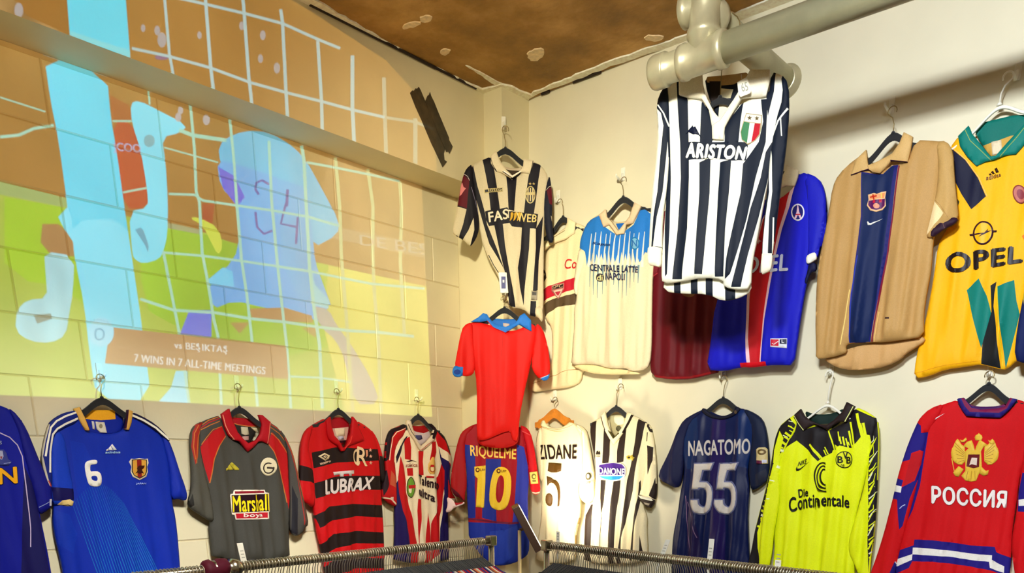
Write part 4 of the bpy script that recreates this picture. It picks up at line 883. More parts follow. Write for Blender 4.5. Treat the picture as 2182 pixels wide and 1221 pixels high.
# ---------- 9 cream jersey with red and black chest bands
a = Z(1130, 380, 2.543); G = Garment('football_jersey', 'cream jersey with red and black chest bands, half hidden behind its neighbours', RIGHT.off(.035), 9, .8)
CM = (232, 214, 168)
G.piece('body', a([(90, 385), (140, 345), (200, 330), (230, 235), (275, 250), (320, 290), (330, 500), (340, 700), (345, 1000), (275, 1040), (265, 1100), (210, 1130), (130, 1140), (60, 1150), (5, 1160), (0, 1110), (60, 1060), (110, 1020), (115, 900), (110, 800), (75, 760), (65, 640), (70, 500), (75, 420)]), CM,
        [((196, 24, 46), a([(60, 606), (110, 580), (240, 538), (345, 520), (345, 590), (240, 600), (120, 640), (60, 672)])), ((92, 72, 50), a([(60, 690), (120, 655), (245, 622), (345, 600), (345, 660), (245, 684), (150, 696), (100, 730), (60, 768)])), ((180, 120, 60), stroke(a([(0, 1116), (100, 1080), (200, 1040), (300, 1030)]), 1))], k=1.0)
G.piece('collar', a([(205, 215), (245, 240), (240, 300), (195, 330), (140, 350), (100, 372), (75, 395), (80, 370), (120, 320), (195, 270), (205, 240)]), (240, 222, 176), [((150, 130, 80), stroke(a([(120, 330), (195, 285)]), 1.5))], lift=.012, puff=.003, k=.3, smooth=0, label='cream open collar')
G.text('sponsor_lettering', 'Coca-Cola', a([(188, 440), (420, 424), (422, 478), (192, 492)]), (210, 24, 30), .01, .25)
G.decal('crest', a([(118, 578), (184, 566), (184, 598), (152, 654), (118, 612)]), (190, 120, 110), [((50, 34, 30), a([(122, 584), (180, 572), (180, 592), (122, 604)])), ((226, 190, 170), a([(126, 610), (178, 598), (152, 646)])), ((180, 40, 60), a([(136, 618), (166, 610), (152, 638)]))])
G.text('crest_lettering', 'SPC', a([(124, 584), (178, 572), (178, 590), (124, 602)]), (206, 180, 140), .0, lift=.0058)
G.decal('maker_mark', a([(68, 490), (82, 510), (88, 540), (72, 558), (70, 530), (80, 520), (68, 510)]), (60, 40, 30))
G.done()

# ---------- 10 sky blue fading to white
G = Garment('football_jersey', 'jersey fading from sky blue stripes to cream with dark dairy sponsor lettering', RIGHT.off(.078), 10, .8)
SK = (36, 122, 208)
zz = [(SK, a([(300, 230), (270, 300), (262, 375), (290, 392)] + [(296 + 11 * q, 398 + 5 * (q % 3) + (58 if q % 2 else 0) + 14 * (q % 5 == 1)) for q in range(28)] + [(620, 400), (700, 420), (660, 200), (600, 150), (560, 250), (470, 310), (400, 260), (375, 200)])),
      ]
for k in range(12):
    x = 318 + 26 * k; zz.append(((206, 212, 206), stroke(a([(x + 14, 300 - 6 * (k % 3)), (x + 4, 400), (x, 480)]), (1.5, 5))))
for k in range(13):
    x = 322 + 22 * k; y = 560 + 90 * math.sin(k * .5 + .6) ** 2; zz.append(((110, 140, 150), stroke(a([(x + 3, 470), (x, y)]), (3.4, .8))))
G.piece('back_neck', a([(415, 215), (450, 232), (500, 228), (545, 205), (520, 270), (480, 305), (435, 260)]), (206, 190, 150), [((20, 100, 190), a([(450, 240), (500, 235), (495, 270), (478, 300)]))], lift=-.02, puff=.003, k=.2, depth=.01); G.body = None
G.piece('body', a([(385, 185), (330, 215), (295, 250), (265, 330), (262, 380), (255, 480), (245, 580), (248, 640), (232, 720), (235, 800), (225, 900), (222, 960), (215, 1010), (300, 1005), (360, 1008), (420, 1030), (510, 1025), (540, 1045), (600, 1040), (640, 1010), (650, 900), (650, 700), (655, 500), (680, 400), (670, 200), (600, 150), (560, 230), (480, 310), (420, 255)]), (226, 212, 176), zz, k=1.1)
G.piece('back_panel', a([(205, 1010), (300, 1002), (420, 1028), (540, 1040), (595, 1060), (500, 1060), (400, 1062), (300, 1052)]), (236, 216, 160), lift=-.015, puff=.003, k=.3, depth=.012, label='inside of the back hem')
G.piece('sleeve', a([(265, 375), (300, 420), (262, 540), (255, 620), (246, 632), (236, 600), (245, 500), (255, 430)]), (228, 214, 180), lift=.008, label='cream sleeve')
G.piece('collar', a([(410, 170), (376, 200), (400, 265), (432, 250), (470, 306), (510, 300), (518, 250), (556, 245), (602, 150), (568, 132), (540, 210), (495, 270), (480, 290), (440, 235), (415, 210)]), (224, 196, 158), lift=.012, puff=.004, k=.4, smooth=0, label='pale polo collar with open placket')
G.text('maker_lettering', 'Kappa', a([(344, 345), (436, 352), (436, 370), (342, 364)]), (20, 50, 110), .02, .2)
G.decal('crest', a(ellipse(570, 354, 24, 34, 18)), (40, 130, 190), [((120, 176, 206), a(ellipse(570, 354, 19, 28, 16)))]); G.text('crest_lettering', 'N', a([(558, 336), (584, 336), (584, 372), (558, 372)]), (40, 110, 180), .02, lift=.0058)
G.text('sponsor_lettering', 'CENTRALE LATTE', a([(328, 466), (590, 480), (588, 512), (330, 502)]), (30, 36, 76), .03, space=.9)
G.text('sponsor_lettering', 'NAPOLI', a([(410, 512), (516, 518), (514, 552), (410, 550)]), (30, 36, 76), .03)
G.decal('sponsor_mark', a(ellipse(379, 538, 18, 23, 16)), (44, 40, 50)); G.text('sponsor_lettering', 'di', a([(368, 524), (392, 524), (392, 554), (368, 554)]), (226, 206, 130), .02, lift=.0058)
G.done()

# ---------- 11 maroon jersey
a = Z(1360, 340, 2.348); G = Garment('football_jersey', 'dark maroon jersey with an orange cuff, mostly covered by the hanging striped shirt', RIGHT.off(.055), 11, .9)
MRN = (104, 6, 22)
G.piece('body', a([(60, 330), (120, 250), (260, 200), (420, 240), (520, 330), (500, 560), (440, 700), (400, 900), (410, 1060), (330, 1080), (260, 1098), (150, 1100), (62, 1085), (55, 1000), (62, 850), (60, 700), (75, 560)]), MRN, [((150, 10, 20), stroke(a([(60, 1080), (150, 1092), (260, 1090), (400, 1056)]), 4)), ((140, 90, 50), ellipse(*a([(255, 665)])[0], 16, 10, 14))], k=1.2)
G.piece('sleeve', a([(70, 250), (30, 340), (0, 440), (-10, 540), (-20, 620), (-10, 680), (10, 700), (30, 660), (60, 600), (110, 560), (110, 400)]), (120, 10, 26), [((206, 70, 20), a([(-20, 580), (14, 600), (10, 640), (-24, 630)])), ((240, 170, 60), a([(0, 660), (34, 650), (22, 700), (2, 704)])), ((190, 40, 20), a([(-24, 630), (10, 645), (34, 655), (-4, 690)])), ((196, 60, 70), stroke(a([(40, 680), (60, 600), (100, 568)]), 1.6))], lift=.012, label='maroon sleeve with a bright orange cuff')
G.done()

# ---------- 12 blue and red PSG
G = Garment('football_jersey', 'royal blue jersey with a red centre panel between white lines and a round tower badge', RIGHT.off(.098), 12, .6)
BLU, RD = (16, 20, 200), (206, 14, 30)
G.piece('body', a([(660, 180), (600, 220), (520, 300), (480, 420), (430, 640), (380, 720), (360, 900), (335, 1050), (420, 1058), (510, 1036), (560, 1040), (640, 1028), (700, 1026), (772, 1028), (790, 900), (810, 760), (835, 620), (860, 500), (930, 400), (938, 200), (900, 90), (800, 55), (785, 130), (700, 200)]), BLU,
        [((236, 196, 206), a([(700, 145), (780, 130), (758, 230), (720, 350), (690, 480), (660, 620), (630, 800), (612, 1000), (612, 1040), (545, 1045), (540, 900), (545, 700), (570, 480), (620, 300)])), (RD, a([(700, 200), (760, 138), (738, 240), (705, 350), (676, 480), (648, 620), (622, 800), (606, 1000), (606, 1044), (560, 1044), (553, 900), (558, 700), (580, 480), (625, 300)])), ((226, 10, 30), a([(508, 1018), (636, 1010), (636, 1032), (560, 1042), (508, 1040)]))], k=.9)
G.piece('sleeve', a([(830, 62), (900, 90), (930, 150), (938, 230), (930, 330), (910, 420), (892, 500), (860, 515), (846, 500), (850, 400), (850, 250)]), (20, 26, 196), [((30, 26, 130), stroke(a([(850, 130), (845, 300), (846, 500)]), 1))], lift=.008, label='blue short sleeve')
G.piece('cuff', a([(892, 466), (870, 470), (845, 485), (845, 520), (858, 522), (884, 505), (894, 498)]), (240, 238, 226), lift=.013, puff=.003, k=.3, label='white cuff')
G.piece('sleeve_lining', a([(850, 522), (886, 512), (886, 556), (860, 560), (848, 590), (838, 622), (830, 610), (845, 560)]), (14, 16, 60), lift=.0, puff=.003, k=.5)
G.piece('collar', a([(745, 28), (802, 55), (798, 90), (784, 132), (740, 130), (700, 150), (700, 120), (722, 90), (738, 60)]), (226, 214, 184), lift=.012, puff=.004, k=.3, smooth=0, label='cream collar wing')
G.decal('crest', a(ellipse(799, 264, 34, 43, 26)), (226, 224, 236), [((24, 26, 120), a(ellipse(799, 264, 28, 36, 24))), ((226, 190, 210), a([(797, 228), (801, 228), (806, 262), (820, 296), (810, 296), (800, 276), (790, 296), (780, 296), (793, 262)])), ((200, 40, 60), a([(788, 272), (812, 272), (814, 278), (786, 278)]))])
G.text('sponsor_lettering', 'OPEL', a([(548, 492), (752, 474), (748, 556), (530, 572)]), (206, 212, 236), .04)
G.decal('maker_mark', a(star(602, 408, 16, 4)), (226, 180, 190), lift=.0045)
G.decal('size_patch', a([(664, 896), (744, 894), (742, 944), (664, 938)]), (220, 222, 230), [((206, 20, 50), a([(666, 900), (704, 900), (704, 934), (666, 932)])), ((14, 20, 60), a([(710, 900), (742, 898), (742, 924), (710, 922)]))])
G.text('size_lettering', 'L', a([(722, 902), (732, 902), (732, 918), (722, 918)]), (236, 236, 240), .02, lift=.0058)
G.line('maker_mark', a([(674, 920), (682, 926), (702, 910)]), 1.2, (240, 236, 240), lift=.0050)
G.done()

# ---------- 14 gold shirt
a = Z(1730, 260, 2.18); GP = RIGHT.off(.10); G = Garment('football_jersey', 'gold shirt with navy centre panel, club crest and wavy drop hem', GP, 14, 1.3)
GD = (192, 150, 88)
G.piece('back_neck', a([(258, 180), (300, 178), (350, 160), (405, 100), (400, 190), (330, 236), (275, 232)]), (206, 176, 130), lift=-.025, puff=.003, k=.2, depth=.01); G.body = None
_, HBK = G.piece('back_panel', a([(40, 1095), (120, 1060), (300, 1010), (500, 990), (516, 1010), (470, 1040), (420, 1070), (400, 1095), (330, 1130), (220, 1148), (130, 1146), (70, 1120)]), (206, 160, 100), lift=-.03, puff=.004, k=.6, depth=.02, label='gold inside of the back hem'); G.body = None
G.piece('body', a([(255, 135), (190, 175), (120, 240), (92, 300), (75, 420), (55, 520), (35, 620), (20, 740), (15, 900), (18, 1050), (16, 1100), (60, 1096), (130, 1080), (160, 1066), (150, 1040), (172, 1026), (270, 1020), (330, 1022), (420, 1010), (516, 994), (512, 900), (530, 780), (550, 680), (558, 560), (570, 480), (600, 360), (650, 250), (655, 140), (625, 90), (560, 84), (480, 80), (440, 190), (360, 200), (310, 240), (262, 235)]), GD,
        [((28, 26, 110), a([(232, 232), (300, 240), (330, 240), (370, 200), (400, 196), (380, 360), (350, 600), (300, 860), (270, 1020), (172, 1026), (178, 860), (205, 640), (230, 440)])), ((10, 34, 84), a([(236, 240), (300, 244), (330, 242), (366, 204), (382, 206), (364, 360), (335, 600), (292, 860), (262, 1020), (174, 1024), (184, 860), (212, 640), (236, 440)])), ((130, 16, 50), stroke(a([(404, 200), (382, 380), (352, 600), (304, 860), (276, 1020)]), 3.2)), ((30, 50, 170), stroke(a([(214, 620), (186, 800), (174, 1020)]), 2)), ((238, 206, 120), stroke(a([(180, 780), (160, 900), (134, 1034)]), 2)), ((226, 180, 110), stroke(a([(310, 880), (286, 1020)]), 1.6)), ((60, 30, 30), a([(344, 908), (364, 908), (364, 916), (344, 916)]))], k=1.2)
G.fold(a([(560, 120)])[0], a([(420, 800)])[0], .02, .02)
_, HR = G.piece('sleeve', a([(580, 92), (628, 90), (655, 135), (662, 250), (672, 350), (682, 455), (640, 480), (590, 510), (556, 540), (530, 532), (545, 470), (570, 380), (585, 300), (590, 200)]), (196, 156, 92), [((170, 128, 70), stroke(a([(575, 365), (600, 390), (628, 430), (640, 450)]), 1)), ((240, 214, 160), a([(572, 370), (620, 430), (560, 500), (532, 530), (548, 470)]))], lift=.014, label='gold short sleeve')
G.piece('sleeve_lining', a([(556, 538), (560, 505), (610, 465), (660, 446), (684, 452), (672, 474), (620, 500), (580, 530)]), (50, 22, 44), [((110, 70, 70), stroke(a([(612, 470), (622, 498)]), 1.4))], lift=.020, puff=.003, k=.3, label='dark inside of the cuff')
G.piece('collar', a([(255, 132), (205, 180), (184, 250), (268, 222), (285, 234), (318, 240), (342, 215), (370, 182), (446, 188), (460, 130), (470, 70), (430, 50), (410, 100), (375, 150), (310, 185), (262, 205), (258, 160)]), (212, 172, 108), [((60, 20, 50), stroke(a([(184, 250), (268, 222)]), 2.4)), ((60, 20, 50), stroke(a([(368, 182), (446, 190)]), 3)), ((170, 130, 80), stroke(a([(262, 205), (268, 222)]), 1))], lift=.014, puff=.005, k=.5, smooth=0, label='gold collar edged in dark red')
G.decal('crest', a([(262, 338), (290, 330), (304, 336), (322, 326), (346, 322), (340, 350), (344, 390), (326, 408), (300, 418), (272, 412), (256, 388), (264, 362)]), (240, 190, 140), [((236, 150, 90), a([(268, 342), (340, 328), (336, 352), (268, 362)])), ((200, 40, 20), stroke(a([(284, 336), (290, 362)]), 3)), ((200, 40, 20), stroke(a([(270, 350), (304, 344)]), 3)), ((240, 190, 50), stroke(a([(322, 330), (324, 354)]), 2)), ((96, 20, 90), a([(264, 366), (340, 356), (338, 388), (322, 402), (300, 410), (276, 404), (262, 386)])), ((230, 150, 120), a(ellipse(300, 390, 14, 12, 14))), ((200, 20, 60), a([(284, 364), (296, 362), (296, 376), (284, 378)])), ((200, 20, 60), a([(312, 360), (324, 358), (324, 372), (312, 374)]))])
SW = [(258, 466), (262, 462), (268, 470), (276, 472), (328, 448), (276, 480), (262, 480)]
G.decal('maker_mark', a(SW), (238, 236, 226), lift=.002)
G.done()

# ---------- 15 yellow OPEL
a = Z(1700, 140, 1.795); G = Garment('football_jersey', 'amber yellow jersey with green collar, car-maker sponsor and green and black shards', RIGHT.off(.05), 15, .9)
YE, GN, NB = (246, 178, 8), (6, 128, 116), (16, 18, 50)
zN = Z(1930, 240, 3.817)
G.piece('back_neck', a([(660, 220), (865, 170), (960, 200), (900, 330), (760, 370), (700, 300)]), (0, 116, 104), [((206, 160, 70), a([(702, 300), (810, 262), (900, 250), (780, 350), (742, 352)]))], lift=-.02, puff=.003, k=.2, depth=.01); G.decal('care_label', a([(736, 286), (774, 278), (778, 328), (740, 336)]), (226, 206, 170), lift=.003); G.body = None
G.piece('body', a([(655, 235), (590, 290), (575, 340), (590, 440), (600, 560), (560, 640), (535, 680), (520, 800), (490, 960), (470, 1040), (450, 1120), (442, 1196), (500, 1186), (560, 1160), (640, 1150), (700, 1140), (760, 1158), (796, 1162), (840, 1120), (880, 1130), (1000, 1130), (1040, 800), (1060, 400), (1000, 240), (940, 190), (890, 250), (800, 330), (745, 366), (690, 330)]), YE,
        [(NB, a([(590, 318), (640, 360), (690, 430), (720, 500), (664, 550), (625, 490), (600, 440), (590, 380)])), ((226, 180, 120), stroke(a([(590, 312), (645, 362), (694, 430), (724, 500)]), 1.2)), ((60, 60, 40), a([(603, 500), (618, 520), (608, 545), (600, 540)])), (GN, a([(645, 858), (694, 815), (722, 880), (740, 950), (712, 1040), (700, 1080), (670, 960)])), ((28, 30, 34), a([(736, 840), (760, 826), (752, 870), (748, 920), (760, 1000), (775, 1158), (700, 1140), (705, 1060), (740, 940)])), (GN, a([(762, 845), (828, 820), (836, 900), (848, 950), (820, 1060), (794, 1158), (776, 1000), (766, 900)])), ((228, 206, 30), stroke(a([(762, 845), (766, 950), (776, 1060), (784, 1158)]), 1.5)), ((236, 120, 14), stroke(a([(862, 650), (880, 680)]), 6)), ((226, 140, 10), stroke(a([(442, 1178), (560, 1146), (700, 1128)]), 1))], k=1.0)
G.piece('collar', a([(655, 232), (615, 272), (622, 310), (650, 350), (686, 386), (720, 368), (745, 362), (790, 345), (835, 340), (870, 300), (960, 200), (940, 180), (870, 225), (800, 300), (760, 345), (740, 350), (700, 300), (668, 262)]), GN, [((150, 170, 80), stroke(a([(642, 248), (662, 290), (700, 325), (742, 366)]), 1.4)), ((150, 170, 80), stroke(a([(776, 350), (830, 290), (900, 200)]), 1.4))], lift=.013, puff=.004, k=.4, smooth=0, label='green v-neck collar')
for q in ([(676, 502), (690, 494), (700, 504), (684, 512)], [(692, 484), (710, 474), (724, 496), (708, 500)], [(722, 458), (740, 446), (758, 484), (736, 492)]): G.decal('maker_mark', zN(q), (60, 34, 20))
G.text('maker_lettering', 'adidas', zN([(660, 516), (770, 490), (776, 520), (656, 552)]), (120, 70, 10), .02)
G.decal('crest', zN(ellipse(930, 665, 58, 80, 24, -.35)), (150, 70, 60), [((196, 110, 96), zN(ellipse(930, 665, 48, 68, 22, -.35))), ((150, 60, 70), zN(ellipse(935, 665, 30, 44, 18, -.35)))])
E1 = ellipse(631, 980, 84, 98, 30, .25); E2 = ellipse(631, 980, 70, 84, 30, .25)
G.decal('sponsor_mark', zN(E1), (58, 20, 34), [(YE, zN(E2)), ((58, 20, 34), zN([(560, 985), (640, 978), (672, 945), (668, 965), (710, 958), (590, 1015), (620, 988), (562, 998)]))])
G.decal('sponsor_mark', zN([(520, 990), (560, 984), (560, 1000), (522, 1004)]), (58, 20, 34)); G.decal('sponsor_mark', zN([(700, 962), (742, 958), (740, 972), (702, 978)]), (58, 20, 34))
G.text('sponsor_lettering', 'OPEL', a([(566, 722), (860, 690), (856, 752), (572, 796)]), (34, 20, 20), .05, space=.95)
G.done()

# ---------- 16 navy jersey at the right edge
a = Z(0, 0, 1); G = Garment('football_jersey', 'dark blue jersey hem with a yellow corner, just entering at the right edge', RIGHT.off(.12), 16, .6)
G.piece('body', a([(2182, 620), (2166, 700), (2160, 766), (2182, 774), (2260, 780), (2480, 770), (2500, 420), (2440, 260), (2330, 220), (2220, 270), (2200, 400), (2196, 520)]), (14, 30, 90), [((196, 170, 40), a([(2178, 520), (2200, 560), (2182, 650), (2172, 600)]))])
G.done()
# ---------- 17 cream ZIDANE 5
a = Z(1110, 860, 3.817); G = Garment('football_jersey', 'cream jersey on a wooden hanger, black number 5, brightly lit by the corner lamp', RIGHT.off(.05), 17, .9)
CM, DK = (240, 226, 186), (40, 26, 18)
G.piece('body', a([(190, 140), (150, 185), (150, 300), (145, 420), (160, 600), (165, 800), (150, 1000), (120, 1160), (110, 1300), (420, 1300), (430, 1180), (435, 1040), (470, 920), (475, 800), (450, 690), (480, 600), (500, 480), (520, 330), (530, 230), (480, 190), (420, 160), (390, 150), (340, 205), (280, 215), (225, 195)]), CM, [((190, 160, 100), stroke(a([(434, 1300), (432, 1040), (466, 930)]), 1))], k=.9)
G.piece('sleeve', a([(150, 185), (125, 260), (118, 340), (130, 480), (140, 600), (170, 640), (180, 500), (170, 350), (165, 230)]), CM, lift=.005, label='cream sleeve')
G.piece('sleeve', a([(430, 160), (500, 190), (535, 240), (555, 340), (575, 450), (590, 580), (598, 740), (590, 780), (540, 822), (490, 780), (470, 720), (480, 640), (492, 500), (500, 380), (480, 260)]), (238, 220, 176), [((250, 246, 210), stroke(a([(460, 180), (510, 240), (520, 400), (515, 640), (525, 770)]), 3.5)), ((190, 160, 100), stroke(a([(440, 170), (500, 220), (508, 400), (500, 640), (505, 770)]), .8))], lift=.008, label='cream sleeve with pale stripe')
G.piece('collar', a([(185, 130), (160, 170), (180, 195), (240, 215), (310, 225), (370, 212), (430, 180), (440, 170), (400, 148), (385, 165), (340, 196), (280, 204), (220, 185), (200, 160)]), (246, 232, 184), [((150, 110, 60), stroke(a([(170, 185), (240, 205), (320, 214), (390, 190), (430, 170)]), .8))], lift=.010, puff=.004, k=.3, smooth=1, label='folded cream collar')
G.text('name_lettering', 'ZIDANE', a([(130, 338), (458, 336), (452, 446), (152, 452)]), DK, .03, space=.92)
# stencilled numeral: two ink shapes
G.decal('number', a([(228, 480), (334, 488), (328, 548), (290, 560), (250, 560), (224, 548)]), (90, 62, 20), label='upper bar of the black 5')
G.decal('number', smooth_poly(a([(218, 590, 1), (246, 600, 1), (266, 620), (290, 622), (318, 660), (326, 740), (316, 830, 1), (300, 838, 1), (306, 760), (298, 690), (270, 650), (240, 640), (222, 668, 1)]), 1), (90, 62, 20), label='bowl of the black 5')
G.decal('number', smooth_poly(a([(212, 740), (240, 724), (258, 760), (252, 832), (232, 834), (208, 800)]), 1), (96, 66, 26), label='tail of the black 5')
G.decal('sleeve_patch', a(ellipse(556, 592, 22, 30, 18)), (90, 80, 50), [(CM, a(ellipse(556, 590, 13, 18, 14)))], lift=.011); G.text('league_lettering', 'LFP', a([(542, 628), (578, 630), (578, 652), (542, 650)]), (70, 56, 40), .02, lift=.012)
G.done()

# ---------- 18 Danone stripes
a = Z(1240, 850, 3.588); G = Garment('football_jersey', 'black and cream striped jersey with a purple dairy sponsor oval', RIGHT.off(.05), 18, .9)
ST, BK = (236, 222, 180), (42, 28, 22)
G.piece('back_neck', a([(186, 130), (220, 124), (270, 120), (345, 124), (330, 230), (255, 315), (200, 240)]), (206, 196, 150), lift=-.02, puff=.003, k=.2, depth=.01); G.decal('care_label', a([(228, 130), (304, 130), (306, 190), (262, 200), (230, 180)]), (236, 230, 196), lift=.003); G.decal('care_label', a(ellipse(266, 225, 18, 22, 12)), (100, 96, 70), lift=.003); G.body = None
G.piece('body', a([(155, 130), (105, 155), (60, 185), (58, 280), (78, 380), (100, 500), (98, 640), (88, 760), (40, 860), (14, 900), (8, 1150), (8, 1260), (480, 1260), (490, 1150), (480, 1000), (485, 900), (455, 820), (450, 700), (490, 560), (500, 400), (495, 190), (430, 150), (370, 120), (335, 210), (285, 290), (250, 335), (215, 290), (180, 210)]), ST,
        [(BK, a([(60, 185), (110, 165), (105, 290), (98, 430), (100, 540), (78, 400), (56, 290)])), (BK, a([(168, 190), (215, 300), (210, 430), (200, 500), (155, 490), (160, 380), (165, 290)])), (BK, a([(285, 300), (338, 230), (328, 360), (316, 480), (268, 490), (270, 400)])), (BK, a([(428, 152), (480, 180), (462, 300), (440, 420), (405, 560), (390, 700), (345, 880), (330, 960), (300, 1060), (290, 1260), (260, 1260), (300, 960), (325, 800), (345, 620), (385, 450), (410, 290)])), (BK, a([(145, 620), (180, 622), (165, 780), (145, 880), (142, 760)])), (BK, a([(248, 630), (296, 622), (282, 760), (262, 900), (255, 1040), (245, 1260), (196, 1260), (198, 1060), (222, 840)])), (BK, a([(22, 812), (85, 806), (80, 960), (72, 1260), (8, 1260), (14, 1000)])), (BK, stroke(a([(150, 880), (138, 1050), (136, 1260)]), .8)), (BK, a([(440, 640), (450, 620), (448, 760), (430, 880), (400, 1030), (392, 1200), (360, 1260), (380, 1040), (400, 900), (430, 760)])), (BK, a([(442, 1040), (470, 1200), (470, 1260), (440, 1260)]))], k=1.0)
G.piece('sleeve', a([(485, 180), (520, 210), (535, 270), (550, 360), (562, 500), (565, 640), (560, 760), (540, 790), (500, 775), (450, 745), (440, 730), (470, 640), (490, 520), (500, 400), (485, 330)]), ST, [(BK, a([(500, 180), (540, 260), (520, 250), (500, 210)])), (BK, a([(500, 355), (548, 370), (545, 470), (505, 580)])), (BK, a([(562, 600), (566, 700), (556, 770), (520, 740), (545, 660)])), (BK, stroke(a([(505, 255), (500, 325)]), 2))], lift=.008, label='striped right sleeve')
G.piece('cuff', a([(440, 735), (470, 745), (520, 752), (555, 772), (552, 800), (530, 832), (500, 825), (470, 790), (440, 762)]), BK, [((226, 222, 200), a([(436, 738), (470, 742), (525, 752), (552, 775), (540, 780), (500, 770), (460, 762)])), ((150, 140, 120), a([(480, 790), (530, 800), (520, 814), (490, 806)]))], lift=.014, puff=.004, k=.3, smooth=0, label='black and white cuff')
G.piece('collar', a([(180, 98), (150, 130), (165, 200), (182, 240), (215, 300), (248, 348), (290, 300), (330, 240), (365, 180), (392, 118), (352, 100), (340, 150), (318, 210), (290, 250), (250, 300), (220, 250), (200, 200), (190, 150)]), (244, 232, 188), [((60, 28, 22), stroke(a([(152, 135), (168, 200), (182, 240)]), 3)), ((40, 26, 20), stroke(a([(390, 122), (366, 175), (330, 240), (318, 262)]), 3.4)), ((90, 80, 30), stroke(a([(212, 240), (250, 300), (290, 260)]), 3.6)), ((244, 232, 188), stroke(a([(206, 230), (250, 280), (290, 236)]), 1.6))], lift=.013, puff=.004, k=.4, smooth=0, label='cream v-neck collar with dark piping')
G.decal('maker_mark', a([(106, 425), (112, 402), (122, 395), (128, 410), (136, 396), (144, 420), (140, 426)]), (50, 40, 30)); G.text('maker_lettering', 'Kappa', a([(104, 430), (146, 430), (146, 446), (104, 446)]), (60, 50, 36), .02)
G.decal('crest', a([(342, 440), (356, 432), (372, 438), (386, 426), (392, 444), (406, 450), (394, 458), (390, 474), (378, 462), (360, 466), (346, 458)]), (200, 176, 60), [((60, 46, 30), a(ellipse(360, 448, 10, 8, 10)))])
G.decal('sponsor_oval', smooth_poly(a([(128, 505), (180, 490), (250, 484), (310, 494), (336, 520), (338, 560), (332, 600), (300, 622), (230, 630), (160, 616), (126, 590)]), 1), (226, 226, 236), [((74, 34, 140), a([(132, 508), (190, 494), (250, 490), (305, 500), (328, 524), (328, 582), (240, 582), (132, 580)])), ((40, 150, 210), a([(134, 592), (320, 590), (290, 614), (230, 622), (170, 612)]))], label='purple and blue sponsor oval')
G.text('sponsor_lettering', 'DANONE', a([(136, 524), (328, 534), (326, 584), (138, 572)]), (240, 238, 240), .04, lift=.0058)
G.done()

# ---------- 19 navy NAGATOMO 55
a = Z(1390, 820, 3.13); G = Garment('football_jersey', 'navy jersey seen from the back with silver player name and number 55', RIGHT.off(.05), 19, 1.2)
NV = (14, 26, 74)
G.piece('body', a([(350, 158), (270, 200), (215, 245), (170, 320), (205, 500), (200, 640), (180, 720), (165, 860), (135, 1000), (125, 1150), (122, 1300), (645, 1300), (635, 1150), (630, 1000), (628, 850), (640, 700), (625, 560), (650, 450), (690, 330), (730, 240), (680, 200), (570, 145), (540, 185), (470, 212), (400, 190)]), NV,
        [((34, 22, 84), a([(398, 205), (490, 215), (488, 340), (485, 540), (480, 760), (480, 1300), (380, 1300), (390, 760), (392, 540)])), ((12, 40, 96), a([(575, 160), (660, 190), (690, 320), (650, 450), (640, 560), (570, 540), (570, 330)])), ((14, 40, 90), a([(215, 250), (300, 215), (310, 340), (290, 560), (230, 560), (190, 430)])), ((34, 24, 70), a([(225, 760), (290, 880), (320, 1100), (320, 1300), (250, 1300), (225, 1000)])), ((160, 120, 150), stroke(a([(222, 740), (226, 900), (245, 1080), (280, 1180)]), 1)), ((130, 100, 130), stroke(a([(230, 780), (270, 900), (300, 1020)]), 1.2))], rough=.38, k=1.3)
G.piece('sleeve', a([(345, 160), (270, 195), (205, 235), (168, 300), (130, 400), (90, 490), (38, 598), (55, 640), (120, 672), (160, 690), (185, 665), (200, 560), (205, 440), (215, 330), (260, 250)]), (16, 22, 66), [((120, 100, 40), stroke(a([(40, 612), (70, 650), (130, 690), (165, 698)]), 1.4))], lift=.006, label='dark navy sleeve')
_, HR = G.piece('sleeve', a([(600, 155), (680, 190), (730, 230), (755, 300), (768, 400), (774, 520), (772, 620), (750, 650), (700, 690), (660, 705), (648, 640), (640, 560), (650, 470), (665, 350), (650, 240)]), (12, 26, 58), [((36, 40, 60), a([(690, 600), (760, 560), (772, 620), (740, 660), (690, 680)]))], lift=.006, label='dark navy sleeve')
G.piece('collar', a([(345, 152), (330, 172), (360, 200), (410, 222), (470, 232), (530, 215), (570, 190), (590, 160), (560, 142), (548, 180), (510, 200), (470, 212), (420, 205), (380, 186)]), (16, 18, 44), [((90, 70, 50), ellipse(*a([(560, 182)])[0], 3, 4, 8))], lift=.010, puff=.003, k=.3, label='navy neckband')
G.decal('sleeve_patch', a([(702, 430), (720, 418), (756, 416), (770, 430), (772, 526), (704, 526)]), (206, 186, 130), [((110, 84, 30), a(ellipse(738, 448, 28, 20, 16))), ((206, 186, 130), a(ellipse(738, 448, 14, 8, 12))), ((100, 20, 60), a([(704, 502), (740, 506), (742, 526), (704, 526)])), ((206, 206, 226), a([(742, 500), (768, 500), (768, 520), (742, 520)]))], lift=.008, H=HR)
SV, SVO = (198, 190, 180), (110, 112, 150)
G.text('name_lettering', 'NAGATOMO', a([(244, 376), (652, 360), (650, 458), (246, 474)]), SV, .025, space=.95, outline=(SVO, .03))
